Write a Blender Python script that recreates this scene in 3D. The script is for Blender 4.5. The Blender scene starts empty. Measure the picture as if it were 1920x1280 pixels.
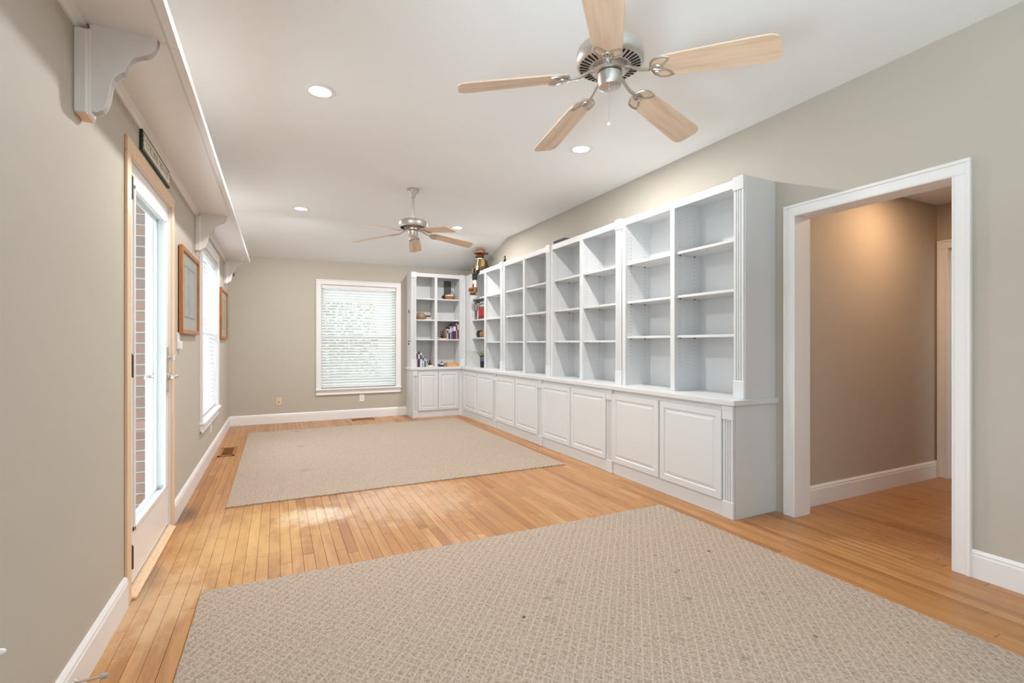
import bpy, bmesh, math, random
from mathutils import Vector, Matrix
R = random.Random(7)
SC = bpy.context.scene
COL = SC.collection

# ------------------------------------------------------------------ camera
F_PX = 17 / 36 * 1920
EYE = 1.18
YAW = math.atan(441 / F_PX)
cam_d = bpy.data.cameras.new('camera'); cam = bpy.data.objects.new('camera', cam_d); COL.objects.link(cam)
cam_d.sensor_width = 36; cam_d.lens = 17; cam_d.shift_y = 4 / 1920; cam_d.clip_start = .02
cam.location = (0, 0, EYE); cam.rotation_euler = (math.pi / 2, 0, -YAW)
SC.camera = cam
# ------------------------------------------------------------------ sky, lights, exposure
w = bpy.data.worlds.new('sky'); SC.world = w; w.use_nodes = True
bg = w.node_tree.nodes['Background']; bg.inputs[0].default_value = (.9, .955, 1, 1); bg.inputs[1].default_value = 1.9

def area(name, loc, rot, sx, sy, power, col=(1, 1, 1), shape='RECTANGLE', spread=180):
    l = bpy.data.lights.new(name, 'AREA'); l.shape = shape; l.size = sx; l.size_y = sy; l.energy = power; l.color = col
    l.spread = math.radians(spread)
    o = bpy.data.objects.new(name, l); COL.objects.link(o); o.location = loc; o.rotation_euler = rot
    return o
# daylight at side window and glass door, plus added unseen window and uplights
DAY = (.79, .905, 1)
area('added_window_light', (-1.15, -.95, 1.5), (0, -math.pi / 2, 0), 1.9, 2.9, 22, DAY)  # added lamp standing in for daylight at the unseen window
area('added_ceiling_uplight', (-1.35, -.95, -.1), (0, -math.pi / 2 - 1.02, 0), 1.3, 2.9, 760, DAY)  # added uplight that brightens the ceiling through the unseen window
area('daylight_glass_door', (-2.1, 3.1, 1.5), (0, -math.pi / 2, 0), 2.2, 1.8, 11, DAY)
area('added_door_uplight', (-1.75, 3.3, -.05), (0, -math.pi / 2 - .75, 0), 1.2, 1.6, 28, DAY)  # added uplight outside the door, thrown up as ground bounce onto the ceiling
area('daylight_side_window', (-1.6, 5.7, 1.5), (0, -math.pi / 2, 0), 1.8, 1.4, 32, DAY)
SC.view_settings.view_transform = 'Standard'; SC.view_settings.look = 'None'
SC.view_settings.exposure = .29; SC.view_settings.gamma = 1; SC.view_settings.use_curve_mapping = False
SC.cycles.use_denoising = True
SC.cycles.max_bounces = 10; SC.cycles.diffuse_bounces = 6; SC.cycles.transparent_max_bounces = 24
SC.cycles.sample_clamp_indirect = 6

def pix_floor(px, py, z=0):
    s, c = math.sin(YAW), math.cos(YAW); u = (px - 960) / F_PX; v = (644 - py) / F_PX; t = (z - EYE) / v
    return ((s + u * c) * t, (c - u * s) * t)

# ------------------------------------------------------------------ materials
def lin(v): v /= 255; return v / 12.92 if v <= .04045 else ((v + .055) / 1.055) ** 2.4
def C(r, g, b): return (lin(r), lin(g), lin(b), 1)
class NT:
    def __init__(s, name):
        s.m = bpy.data.materials.new(name); s.m.use_nodes = True; s.t = s.m.node_tree
        s.b = s.t.nodes['Principled BSDF']
    def n(s, ty, **kw):
        nd = s.t.nodes.new(ty)
        for k, v in kw.items(): setattr(nd, k, v)
        return nd
    def link(s, a, b): s.t.links.new(a, b)
    def val(s, sock, v):
        if hasattr(v, 'is_output'): s.link(v, sock)
        else: sock.default_value = v
    def math(s, op, a, b=0, clamp=False):
        nd = s.n('ShaderNodeMath', operation=op, use_clamp=clamp); s.val(nd.inputs[0], a); s.val(nd.inputs[1], b); return nd.outputs[0]
    def mix(s, f, a, b):
        nd = s.n('ShaderNodeMix', data_type='RGBA'); s.val(nd.inputs[0], f); s.val(nd.inputs[6], a); s.val(nd.inputs[7], b); return nd.outputs[2]
    def pos(s): return s.n('ShaderNodeNewGeometry').outputs['Position']
    def mapped(s, scale, vec=None):
        mp = s.n('ShaderNodeMapping'); s.link(vec or s.pos(), mp.inputs[0]); mp.inputs[3].default_value = scale; return mp.outputs[0]
    def noise(s, vec, scale=1, detail=3, rough=.55):
        nd = s.n('ShaderNodeTexNoise'); s.link(vec, nd.inputs['Vector']); nd.inputs['Scale'].default_value = scale
        nd.inputs['Detail'].default_value = detail; nd.inputs['Roughness'].default_value = rough; return nd.outputs[0]
    def ramp(s, f, stops):
        nd = s.n('ShaderNodeValToRGB'); s.link(f, nd.inputs[0]); e = nd.color_ramp.elements
        while len(e) < len(stops): e.new(.5)
        for i, (p, c) in enumerate(stops): e[i].position = p; e[i].color = c
        return nd.outputs[0]
    def bump(s, h, strength=.2, dist=.002):
        nd = s.n('ShaderNodeBump'); nd.inputs['Strength'].default_value = strength; nd.inputs['Distance'].default_value = dist
        s.link(h, nd.inputs['Height']); s.link(nd.outputs[0], s.b.inputs['Normal'])
    def set(s, col=None, rough=None, metal=None, **kw):
        if col is not None: s.val(s.b.inputs['Base Color'], col)
        if rough is not None: s.val(s.b.inputs['Roughness'], rough)
        if metal is not None: s.b.inputs['Metallic'].default_value = metal
        for k, v in kw.items(): s.b.inputs[k].default_value = v
        return s.m
def paint(name, c, rough=.5, bump=.08, scale=220, var=.03):
    t = NT(name); n = t.noise(t.pos(), scale, 2); big = t.noise(t.pos(), 1.7, 3)
    d = tuple(x * (1 - var) for x in c[:3]) + (1,)
    t.set(t.mix(big, d, c), rough); t.bump(n, bump, .001); return t.m
M = {}
M['wall'] = paint('wall_paint', C(191, 184, 173), .65, .12)
M['hall'] = paint('hall_paint', C(190, 178, 164), .65, .12)
M['ceil'] = paint('ceiling_paint', C(241, 245, 248), .8, .15, 160)
M['trim'] = paint('trim_paint', C(238, 237, 238), .32, .03, 60, .02)
M['cab'] = paint('cabinet_paint', C(217, 219, 221), .38, .04, 90, .02)
M['blind'] = None
def simple(name, c, rough=.5, metal=0, var=.15, scale=40, **kw):
    t = NT(name); n = t.noise(t.pos(), scale, 3)
    d = tuple(x * (1 - var) for x in c[:3]) + (1,)
    return t.set(t.mix(n, d, c), rough, metal, **kw)
M['nickel'] = simple('brushed_nickel', C(214, 209, 204), .38, 1, .12, 90)
M['bronze'] = simple('aged_hinge_metal', C(120, 108, 95), .4, 1, .3, 60)
M['dark'] = simple('dark_recess', C(22, 20, 19), .8)
M['rubber'] = simple('grey_rubber', C(170, 178, 186), .6)
M['plastic'] = simple('white_plastic', C(240, 240, 240), .35, 0, .03)
M['cream'] = simple('almond_plastic', C(226, 204, 168), .4, 0, .04)
M['mortar'] = simple('mortar', C(205, 202, 196), .9, 0, .2, 60)
def wood(name, a, b, sc=(60, 4, 60), rough=.4, axis=1):
    t = NT(name); n = t.noise(t.mapped(sc), 1, 4, .6)
    t.set(t.ramp(n, [(.3, a), (.7, b)]), rough); t.bump(n, .08, .001); return t.m
M['pine'] = wood('raw_pine', C(226, 190, 152), C(240, 212, 180), (50, 50, 3))
M['frame'] = wood('frame_wood', C(150, 92, 48), C(190, 124, 70), (60, 8, 8), .35)
def _blade():
    t = NT('light_maple_blade'); at = t.n('ShaderNodeAttribute', attribute_name='grain'); n = t.noise(t.mapped((2.2, 26, 1), at.outputs['Vector']), 1, 5, .6)
    t.set(t.ramp(n, [(.3, C(203, 172, 144)), (.5, C(220, 194, 169)), (.72, C(230, 208, 186))]), .45); return t.m
M['blade'] = _blade()
M['blade_edge'] = simple('blade_edge', C(96, 84, 76), .5)
M['register'] = wood('oak_register', C(140, 88, 44), C(176, 116, 62), (40, 6, 40), .4)
M['boxwood'] = wood('pale_box_wood', C(206, 146, 92), C(230, 176, 122), (30, 30, 30))
M['basket'] = wood('basket_wicker', C(110, 66, 34), C(196, 140, 88), (90, 90, 260), .7)
M['clay'] = simple('tan_clay', C(168, 142, 110), .6, 0, .3, 30)
M['slate'] = simple('slate_grey', C(96, 98, 106), .7, 0, .2, 60)
M['brown'] = simple('brown_ceramic', C(92, 58, 36), .45, 0, .5, 50)
M['black'] = simple('black_paint', C(26, 25, 27), .4)
M['navy'] = simple('navy_glaze', C(26, 34, 50), .18, 0, .5, 25)
M['leaf'] = simple('leaf_green', C(150, 166, 92), .5, 0, .4, 30)
M['paper'] = simple('paper', C(232, 226, 212), .8, 0, .06, 200)
M['straw'] = simple('straw_felt', C(176, 126, 80), .8, 0, .35, 60)
M['fur'] = simple('brown_plush', C(88, 54, 34), .95, 0, .4, 120)
M['coat'] = simple('olive_coat', C(104, 94, 52), .9, 0, .45, 60)
M['sleeve'] = simple('tan_sleeve', C(146, 116, 80), .9, 0, .3, 60)
M['cloth_white'] = simple('white_cloth', C(226, 214, 200), .9, 0, .1)
M['boot'] = simple('boot_leather', C(128, 84, 48), .6, 0, .35, 50)
M['sign_green'] = simple('sign_green', C(30, 62, 60), .5, 0, .2)
M['green_plain'] = simple('olive_print', C(120, 122, 92), .7)
M['concrete'] = simple('patio_concrete', C(170, 166, 158), .9, 0, .2, 3)
M['grass'] = simple('lawn', C(98, 122, 60), .95, 0, .4, 5)
M['bark'] = simple('bark', C(84, 68, 52), .9)
M['blind'] = NT('blind_slat')
def _blind():
    t = M['blind']; o = t.t.nodes['Material Output']
    tr = t.n('ShaderNodeBsdfTranslucent'); tr.inputs[0].default_value = (.97, .98, .98, 1)
    n = t.noise(t.pos(), 9, 2); t.set(t.mix(n, C(236, 239, 242), C(246, 247, 248)), .45)
    mx = t.n('ShaderNodeMixShader'); mx.inputs[0].default_value = .45
    t.link(t.b.outputs[0], mx.inputs[1]); t.link(tr.outputs[0], mx.inputs[2]); t.link(mx.outputs[0], o.inputs[0]); return t.m
M['blind'] = _blind()
def _glass():
    t = NT('window_glass'); o = t.t.nodes['Material Output']
    tr = t.n('ShaderNodeBsdfTransparent'); tr.inputs[0].default_value = (.95, .98, .98, 1)
    gl = t.n('ShaderNodeBsdfGlossy'); gl.inputs['Roughness'].default_value = .01
    ge = t.n('ShaderNodeNewGeometry'); dt = t.n('ShaderNodeVectorMath', operation='DOT_PRODUCT'); t.link(ge.outputs['Incoming'], dt.inputs[0]); t.link(ge.outputs['Normal'], dt.inputs[1])
    k = t.math('ADD', .035, t.math('MULTIPLY', t.math('POWER', t.math('SUBTRACT', 1, t.math('ABSOLUTE', dt.outputs['Value'])), 5), .55), True)
    mx = t.n('ShaderNodeMixShader'); t.link(k, mx.inputs[0]); t.link(tr.outputs[0], mx.inputs[1]); t.link(gl.outputs[0], mx.inputs[2])
    t.link(mx.outputs[0], o.inputs[0]); return t.m
M['glass'] = _glass()
def _lens():
    t = NT('lamp_lens'); t.set(C(255, 252, 245), .4); t.b.inputs['Emission Color'].default_value = (1, .97, .92, 1); t.b.inputs['Emission Strength'].default_value = 14
    return t.m
M['lens'] = _lens()
def _warmlens():
    t = NT('warm_lamp_lens'); t.set(C(255, 236, 205), .4); t.b.inputs['Emission Color'].default_value = (1, .72, .42, 1); t.b.inputs['Emission Strength'].default_value = 14
    return t.m
M['warmlens'] = _warmlens()
def _floor():
    t = NT('oak_floor')
    at = t.n('ShaderNodeAttribute', attribute_name='tint'); tint = at.outputs['Fac']
    P = t.pos(); sep = t.n('ShaderNodeSeparateXYZ'); t.link(P, sep.inputs[0])
    cb = t.n('ShaderNodeCombineXYZ'); t.link(t.math('ADD', t.math('MULTIPLY', sep.outputs[0], 26), t.math('MULTIPLY', tint, 91)), cb.inputs[0])
    t.link(t.math('ADD', t.math('MULTIPLY', sep.outputs[1], 2.2), t.math('MULTIPLY', tint, 37)), cb.inputs[1])
    n = t.noise(cb.outputs[0], 1, 5, .62)
    cb2 = t.n('ShaderNodeCombineXYZ'); t.link(t.math('MULTIPLY', sep.outputs[0], 260), cb2.inputs[0]); t.link(t.math('MULTIPLY', sep.outputs[1], 7), cb2.inputs[1])
    fine = t.noise(cb2.outputs[0], 1, 2, .6)
    base = t.ramp(tint, [(0, C(162, 108, 60)), (.2, C(182, 130, 76)), (.55, C(191, 140, 85)), (.8, C(184, 126, 77)), (1, C(202, 156, 103))])
    dark = t.mix(.36, base, C(128, 78, 36))
    c = t.mix(t.ramp(n, [(.38, (1, 1, 1, 1)), (.56, (0, 0, 0, 1))]), base, dark)
    c = t.mix(t.math('MULTIPLY', t.ramp(fine, [(.35, (1, 1, 1, 1)), (.6, (0, 0, 0, 1))]), .22), c, C(120, 74, 38))
    # worn finish, old water marks and painted floor glare, at their own places on the boards
    def spot(px, py, r, col, amt, c, ax=1):
        x, y = pix_floor(px, py)
        dx = t.math('MULTIPLY', t.math('SUBTRACT', sep.outputs[0], x), 1 / r); dy = t.math('MULTIPLY', t.math('SUBTRACT', sep.outputs[1], y), ax / r)
        d = t.math('ADD', t.math('MULTIPLY', dx, dx), t.math('MULTIPLY', dy, dy))
        nz = t.noise(t.mapped((9, 5, 1)), 1, 4, .7)
        k = t.math('SUBTRACT', t.math('ADD', 1, t.math('MULTIPLY', t.math('SUBTRACT', nz, .5), 2.6)), d, True)
        return t.mix(t.math('MULTIPLY', k, amt), c, col)
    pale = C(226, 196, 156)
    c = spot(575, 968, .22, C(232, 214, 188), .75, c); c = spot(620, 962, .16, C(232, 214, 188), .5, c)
    c = spot(460, 1010, .5, C(222, 180, 116), .5, c, .7); c = spot(760, 935, .6, C(226, 196, 170), .45, c)  # yellow door light and whitish window glare painted into the boards
    c = spot(255, 1100, .13, C(74, 52, 38), .9, c, .5); c = spot(345, 965, .1, C(84, 58, 40), .8, c, .4)
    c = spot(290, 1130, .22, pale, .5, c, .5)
    t.set(c, t.math('ADD', .24, t.math('MULTIPLY', fine, .16))); t.bump(fine, .08, .0006); t.b.inputs['Specular IOR Level'].default_value = .5
    return t.m
M['oak'] = _floor()
def _rug(name, spots):
    t = NT(name); P = t.pos(); sep = t.n('ShaderNodeSeparateXYZ'); t.link(P, sep.inputs[0]); X, Y = sep.outputs[0], sep.outputs[1]
    a = math.radians(50)
    def line(sx):
        q = t.math('ADD', t.math('MULTIPLY', X, sx * math.sin(a) / .034), t.math('MULTIPLY', Y, math.cos(a) / .034))
        d = t.math('ABSOLUTE', t.math('SUBTRACT', t.math('FRACT', q), .5))
        return t.math('MULTIPLY', t.math('SUBTRACT', d, .37), 12, True)
    ln = t.math('MAXIMUM', line(-1), t.math('MULTIPLY', line(1), .7))
    vo = t.n('ShaderNodeTexVoronoi'); t.link(t.mapped((120, 80, 40)), vo.inputs['Vector']); vo.inputs['Scale'].default_value = 1
    loop = t.ramp(vo.outputs['Distance'], [(.1, C(203, 188, 174)), (.75, C(131, 114, 101))])
    rnd = t.noise(t.mapped((150, 95, 1)), 1, 2)
    base = t.mix(t.ramp(rnd, [(.35, (0, 0, 0, 1)), (.65, (1, 1, 1, 1))]), C(172, 155, 141), loop)
    c = t.mix(t.math('MULTIPLY', ln, .38), base, C(206, 192, 177))
    big = t.noise(P, .9, 3); c = t.mix(t.math('MULTIPLY', big, .15), c, C(170, 150, 132))
    for (px, py, r, col, amt) in spots:
        x, y = pix_floor(px, py, .01)
        dx = t.math('MULTIPLY', t.math('SUBTRACT', X, x), 1 / r); dy = t.math('MULTIPLY', t.math('SUBTRACT', Y, y), 1 / r)
        d = t.math('ADD', t.math('MULTIPLY', dx, dx), t.math('MULTIPLY', dy, dy))
        nz = t.noise(t.mapped((45, 30, 1)), 1, 3, .7)
        k = t.math('SUBTRACT', t.math('ADD', 1, t.math('MULTIPLY', t.math('SUBTRACT', nz, .5), 2)), d, True)
        c = t.mix(t.math('MULTIPLY', k, amt), c, col)
    t.set(c, .95); h = t.math('ADD', t.math('MULTIPLY', vo.outputs['Distance'], -1), t.math('MULTIPLY', ln, .35)); t.bump(h, .45, .003)
    t.b.inputs['Specular IOR Level'].default_value = .1
    return t.m
DK = C(52, 40, 32); MD = C(112, 92, 72)
M['rug1'] = _rug('woven_rug_near', [(1329, 1033, .013, DK, 1), (982, 1157, .011, C(24, 18, 14), 1), (1229, 1041, .012, MD, .9), (1267, 1073, .011, DK, .8), (1272, 1069, .01, DK, .7),
    (1028, 1122, .025, MD, .4), (1050, 1090, .03, MD, .35), (1010, 1003, .01, DK, .8), (1074, 997, .008, DK, .7), (1032, 1160, .03, MD, .22), (1290, 1122, .02, MD, .6), (1430, 1112, .015, MD, .5), (1530, 1193, .014, MD, .8), (1395, 1232, .025, MD, .4), (1270, 1200, .04, MD, .15)])
M['rug2'] = _rug('woven_rug_far', [(565, 836, .06, MD, .25), (573, 881, .08, MD, .22), (555, 808, .06, MD, .4)])
def _brick():
    t = NT('brick_clay'); oi = t.n('ShaderNodeObjectInfo'); n = t.noise(t.pos(), 60, 4, .7)
    base = t.ramp(oi.outputs['Random'], [(0, C(128, 82, 70)), (.35, C(104, 90, 92)), (.6, C(138, 94, 80)), (1, C(94, 84, 88))])
    t.set(t.mix(t.math('MULTIPLY', n, .7), base, C(160, 134, 122)), .85); t.bump(n, .4, .003); return t.m
M['brick'] = _brick()
def _facade():
    t = NT('brick_facade'); tx = t.n('ShaderNodeTexBrick'); mp = t.n('ShaderNodeMapping'); t.link(t.pos(), mp.inputs[0]); mp.inputs['Rotation'].default_value = (0, math.pi / 2, math.pi / 2)
    t.link(mp.outputs[0], tx.inputs[0]); tx.inputs['Color1'].default_value = C(150, 96, 80); tx.inputs['Color2'].default_value = C(122, 90, 84); tx.inputs['Mortar'].default_value = C(205, 202, 196)
    tx.inputs['Scale'].default_value = 1; tx.inputs['Brick Width'].default_value = .203; tx.inputs['Row Height'].default_value = .0678; tx.inputs['Mortar Size'].default_value = .005
    return t.set(tx.outputs[0], .9)
M['facade'] = _facade()
def _print(name, a, b, c, sc):
    t = NT(name); n = t.noise(t.pos(), sc, 4, .7); n2 = t.noise(t.pos(), sc * 3, 3)
    k = t.ramp(n, [(.42, a), (.55, b), (.72, c)]); return t.set(t.mix(t.math('MULTIPLY', n2, .3), k, a), .6)
M['print1'] = _print('watercolour_print', C(206, 204, 204), C(190, 188, 196), C(120, 128, 150), 7)
M['print2'] = _print('botanical_print', C(206, 196, 178), C(190, 178, 156), C(150, 140, 110), 6)
M['matboard'] = simple('matboard', C(208, 206, 200), .85, 0, .03)
M['mat_grey'] = simple('grey_mat_line', C(150, 150, 152), .85, 0, .05)
for nm, c in dict(cream=(222, 206, 176), black=(30, 28, 32), lilac=(150, 148, 190), purple=(70, 44, 92), white=(226, 224, 220), green=(84, 108, 66), red=(170, 40, 34), navy=(44, 62, 104),
                  teal=(70, 112, 128), grey=(150, 156, 160), maroon=(96, 44, 52), pink=(208, 160, 142), violet=(96, 70, 130), sky=(140, 170, 196)).items():
    M['bk_' + nm] = simple('book_' + nm, C(*c), .5, 0, .12, 80)

# ------------------------------------------------------------------ mesh helpers
class MB:
    def __init__(s): s.v = []; s.f = []
    def add(s, vs, fs):
        o = len(s.v); s.v += [tuple(p) for p in vs]; s.f += [tuple(i + o for i in f) for f in fs]; return s
    def box(s, x0, x1, y0, y1, z0, z1, bev=0):
        x0, x1 = sorted((x0, x1)); y0, y1 = sorted((y0, y1)); z0, z1 = sorted((z0, z1))
        if bev:
            bm = bmesh.new(); bmesh.ops.create_cube(bm, size=1)
            for v in bm.verts: v.co = ((x0 + x1) / 2 + v.co.x * (x1 - x0), (y0 + y1) / 2 + v.co.y * (y1 - y0), (z0 + z1) / 2 + v.co.z * (z1 - z0))
            bmesh.ops.bevel(bm, geom=bm.edges[:], offset=min(bev, .45 * min(x1 - x0, y1 - y0, z1 - z0)), segments=1, affect='EDGES')
            return s.bm(bm)
        return s.add([(x, y, z) for z in (z0, z1) for y in (y0, y1) for x in (x0, x1)],
                     [(0, 2, 3, 1), (4, 5, 7, 6), (0, 1, 5, 4), (2, 6, 7, 3), (0, 4, 6, 2), (1, 3, 7, 5)])
    def bm(s, bm):
        bm.verts.index_update(); s.add([v.co[:] for v in bm.verts], [[v.index for v in f.verts] for f in bm.faces]); bm.free(); return s
    def prism(s, poly, a, b, axis):
        # poly: 2-D points; axis 'x': (y,z) extruded in x; 'y': (x,z); 'z': (x,y)
        def p3(p, h): return {'x': (h, p[0], p[1]), 'y': (p[0], h, p[1]), 'z': (p[0], p[1], h)}[axis]
        n = len(poly); return s.add([p3(p, a) for p in poly] + [p3(p, b) for p in poly],
            [tuple(range(n))[::-1], tuple(range(n, 2 * n))] + [(i, (i + 1) % n, n + (i + 1) % n, n + i) for i in range(n)])
    def lathe(s, prof, c, n=24, axis='z', cap=True):
        def p3(r, h, t):
            a, b = r * math.cos(t), r * math.sin(t)
            return {'z': (c[0] + a, c[1] + b, c[2] + h), 'x': (c[0] + h, c[1] + a, c[2] + b), 'y': (c[0] + a, c[1] + h, c[2] + b)}[axis]
        vs = [p3(r, h, 2 * math.pi * k / n) for r, h in prof for k in range(n)]
        fs = [(i * n + k, i * n + (k + 1) % n, (i + 1) * n + (k + 1) % n, (i + 1) * n + k) for i in range(len(prof) - 1) for k in range(n)]
        if cap: fs += [tuple(range(n))[::-1], tuple((len(prof) - 1) * n + k for k in range(n))]
        return s.add(vs, fs)
    def tube(s, pts, r, n=8, closed=False):
        pts = [Vector(p) for p in pts]; m = len(pts); vs = []; up = Vector((0, 0, 1)); prev = None
        rs = r if isinstance(r, (list, tuple)) else [r] * m
        for i, p in enumerate(pts):
            t = (pts[(i + 1) % m] - pts[i - 1]) if closed else (pts[min(i + 1, m - 1)] - pts[max(i - 1, 0)])
            t.normalize()
            if prev is None: prev = t.orthogonal().normalized()
            a = (prev - t * prev.dot(t)).normalized(); prev = a; b = t.cross(a)
            vs += [p + (a * math.cos(2 * math.pi * k / n) + b * math.sin(2 * math.pi * k / n)) * rs[i] for k in range(n)]
        fs = [(i * n + k, i * n + (k + 1) % n, ((i + 1) % m) * n + (k + 1) % n, ((i + 1) % m) * n + k) for i in range(m if closed else m - 1) for k in range(n)]
        if not closed: fs += [tuple(range(n))[::-1], tuple((m - 1) * n + k for k in range(n))]
        return s.add(vs, fs)
    def ball(s, c, r, n=14, m=9, noise=0):
        r = r if isinstance(r, (list, tuple)) else (r,) * 3
        vs = [(c[0], c[1], c[2] - r[2])]
        for j in range(1, m):
            ph = -math.pi / 2 + math.pi * j / m
            for k in range(n):
                q = 1 + R.uniform(-noise, noise)
                vs.append((c[0] + r[0] * q * math.cos(ph) * math.cos(2 * math.pi * k / n), c[1] + r[1] * q * math.cos(ph) * math.sin(2 * math.pi * k / n), c[2] + r[2] * q * math.sin(ph)))
        vs.append((c[0], c[1], c[2] + r[2])); L = len(vs) - 1
        fs = [(0, 1 + (k + 1) % n, 1 + k) for k in range(n)] + [(L, L - n + k, L - n + (k + 1) % n) for k in range(n)]
        fs += [(1 + j * n + k, 1 + j * n + (k + 1) % n, 1 + (j + 1) * n + (k + 1) % n, 1 + (j + 1) * n + k) for j in range(m - 2) for k in range(n)]
        return s.add(vs, fs)
    def build(s, name, mat, parent=None, smooth=False, kind=None, label=None):
        off = Vector(parent.get('_o', (0, 0, 0))) if parent else Vector()
        me = bpy.data.meshes.new(name); me.from_pydata([tuple(Vector(v) - off) for v in s.v], [], s.f); me.materials.append(M[mat] if isinstance(mat, str) else mat)
        bm = bmesh.new(); bm.from_mesh(me); bmesh.ops.recalc_face_normals(bm, faces=bm.faces); bm.to_mesh(me); bm.free()
        if smooth:
            me.shade_smooth(); me.set_sharp_from_angle(angle=math.radians(38))
        o = bpy.data.objects.new(name, me); COL.objects.link(o)
        if parent: o.parent = parent; o['_o'] = tuple(off)
        if kind: o['kind'] = kind
        if label: o['label'] = label
        return o
def B(*a, **k): return MB().box(*a, **k)
def thing(name, loc, label, cat, group=None, kind=None):
    o = bpy.data.objects.new(name, None); COL.objects.link(o); o.location = loc; o['_o'] = tuple(loc); o.empty_display_size = .1
    if kind: o['kind'] = kind
    o['label'] = label; o['category'] = cat
    if group: o['group'] = group
    return o
def tag(o, label, cat, group=None):
    o['label'] = label; o['category'] = cat
    if group: o['group'] = group
    return o
def struct(name, mb, mat, label=None, cat=None, smooth=False):
    o = mb.build(name, mat, None, smooth, 'structure')
    if label: o['label'] = label
    if cat: o['category'] = cat
    return o
def sroot(name, loc, label, cat): return thing(name, loc, label, cat, None, 'structure')
def holes_wall(axis, p0, p1, u0, u1, z0, z1, holes):
    us = sorted({u0, u1, *[h[0] for h in holes], *[h[1] for h in holes]}); zs = sorted({z0, z1, *[h[2] for h in holes], *[h[3] for h in holes]})
    mb = MB()
    for a, b in zip(us, us[1:]):
        run = None
        for c, d in zip(zs, zs[1:]):
            inside = any(h[0] <= a and b <= h[1] and h[2] <= c and d <= h[3] for h in holes)
            if inside:
                if run: (mb.box(p0, p1, a, b, *run) if axis == 'x' else mb.box(a, b, p0, p1, *run)); run = None
            else: run = (run[0], d) if run else (c, d)
        if run: (mb.box(p0, p1, a, b, *run) if axis == 'x' else mb.box(a, b, p0, p1, *run))
    return mb

# ------------------------------------------------------------------ room dimensions
XL, XR, YB, YF = -.612, 3.175, 7.98, -2.5
ZC, ZB, YK = 2.80, 2.452, 6.69
D0, D1, DZ = 2.765, 3.735, 2.05                       # glass door opening
W0, W1, WZ0, WZ1 = 5.11, 6.33, .49, 2.095            # side window opening
V0, V1 = .615, 1.762                                 # back window opening
O0, O1, OZ = 1.262, 2.11, 2.045                      # hallway opening
HX = 5.28; HY = 2.215; HZ = 2.41                     # hallway
RUG1 = (-.32, 2.517, -.52, 2.695); RUG2 = (-.33, 2.53, 4.01, 7.235)

struct('wall_left', holes_wall('x', XL - .13, XL, YF, YB + .15, -.02, ZC + .1, [(D0 - .02, D1 + .02, -.02, DZ + .02), (W0 - .02, W1 + .02, WZ0 - .03, WZ1 + .02), (-2.3, .4, .5, 2.3)]), 'wall')
struct('wall_back', holes_wall('y', YB, YB + .15, XL - .15, XR + .14, -.02, ZC + .1, [(V0 - .02, V1 + .02, WZ0 - .03, WZ1 + .02)]), 'wall')
struct('wall_right', holes_wall('x', XR, XR + .13, YF, YB, -.02, ZC + .1, [(O0 - .02, O1 + .02, -.02, OZ + .02)]), 'wall')
struct('wall_front', B(XL - .15, XR + .14, YF - .15, YF, -.02, ZC + .1), 'wall')
mb = MB()
mb.prism([(YF, ZC), (YK, ZC), (YB, ZB), (YB, ZC + .12), (YF, ZC + .12)], XL, XR, 'x')
struct('ceiling', mb, 'ceil')
# hallway shell
struct('wall_hall_side', B(XR + .13, HX + .14, HY, HY + .12, -.02, HZ + .1), 'hall')
struct('wall_hall_end', holes_wall('x', HX, HX + .13, .2, HY, -.02, HZ + .1, [(1.25, 2.15, -.02, 2.03)]), 'hall')
struct('wall_hall_near', B(XR + .13, HX + .14, .08, .2, -.02, HZ + .1), 'hall')
struct('ceiling_hall', B(XR + .13, HX + .14, .08, HY, HZ, HZ + .1), 'ceil')
struct('wall_closet', B(HX + .75, HX + .85, .2, HY + .12, -.02, HZ + .1), 'hall')
struct('ground', B(-14, 14, -12, 22, -.5, -.35), 'grass')
struct('patio', B(-3.4, XL - .24, 1.2, 6, -.35, -.12), 'concrete')
# ------------------------------------------------------------------ floor: subfloor + boards
floor = struct('floor', MB().box(XL - .15, XR + .13, YF - .15, YB + .15, -.12, -.012).box(XR + .13, HX + .9, .08, HY + .12, -.12, -.012), 'dark', 'honey oak strip floor with worn patches near the glass door', 'floor')
BW = .0572
def vis(x, y):
    s, c = math.sin(YAW), math.cos(YAW); D = x * s + y * c
    if D < .6: return 0
    u = (x * c - y * s) / D * F_PX + 960; v = 644 + EYE / D * F_PX
    if not (0 <= u <= 1920 and 0 <= v <= 1280): return 0
    for r in (RUG1, RUG2):
        if r[0] < x < r[1] and r[2] < y < r[3]: return 0
    if x > 2.74 and y > 2.26 and x < XR + .2: return 0
    if x > XR and not (O0 < y / (x / XR) < O1 * 1.02): return 0
    return F_PX ** 2 * EYE / D ** 3
boards = []
row = 0; x = XL
while x < HX + .13:
    x1 = x + BW
    y0, y1 = (YF, YB) if x < XR - BW else (.2, HY)
    if x < XR < x1 and False: pass
    y = y0 - R.uniform(0, 1)
    while y < y1:
        L = R.choice([.35, .5, .7, .9, 1.1, 1.4, 1.7]) * R.uniform(.85, 1.15); a, b = max(y, y0), min(y + L, y1)
        if b - a > .02:
            k = max(2, int((b - a) / .1)); wgt = sum(vis((x + x1) / 2, a + (i + .5) * (b - a) / k) for i in range(k)) * (b - a) / k * BW
            boards.append((wgt, x, x1, a, b, R.random(), R.uniform(-.0006, .0002)))
        y += L
    x = x1
boards.sort(key=lambda q: -q[0])
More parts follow.
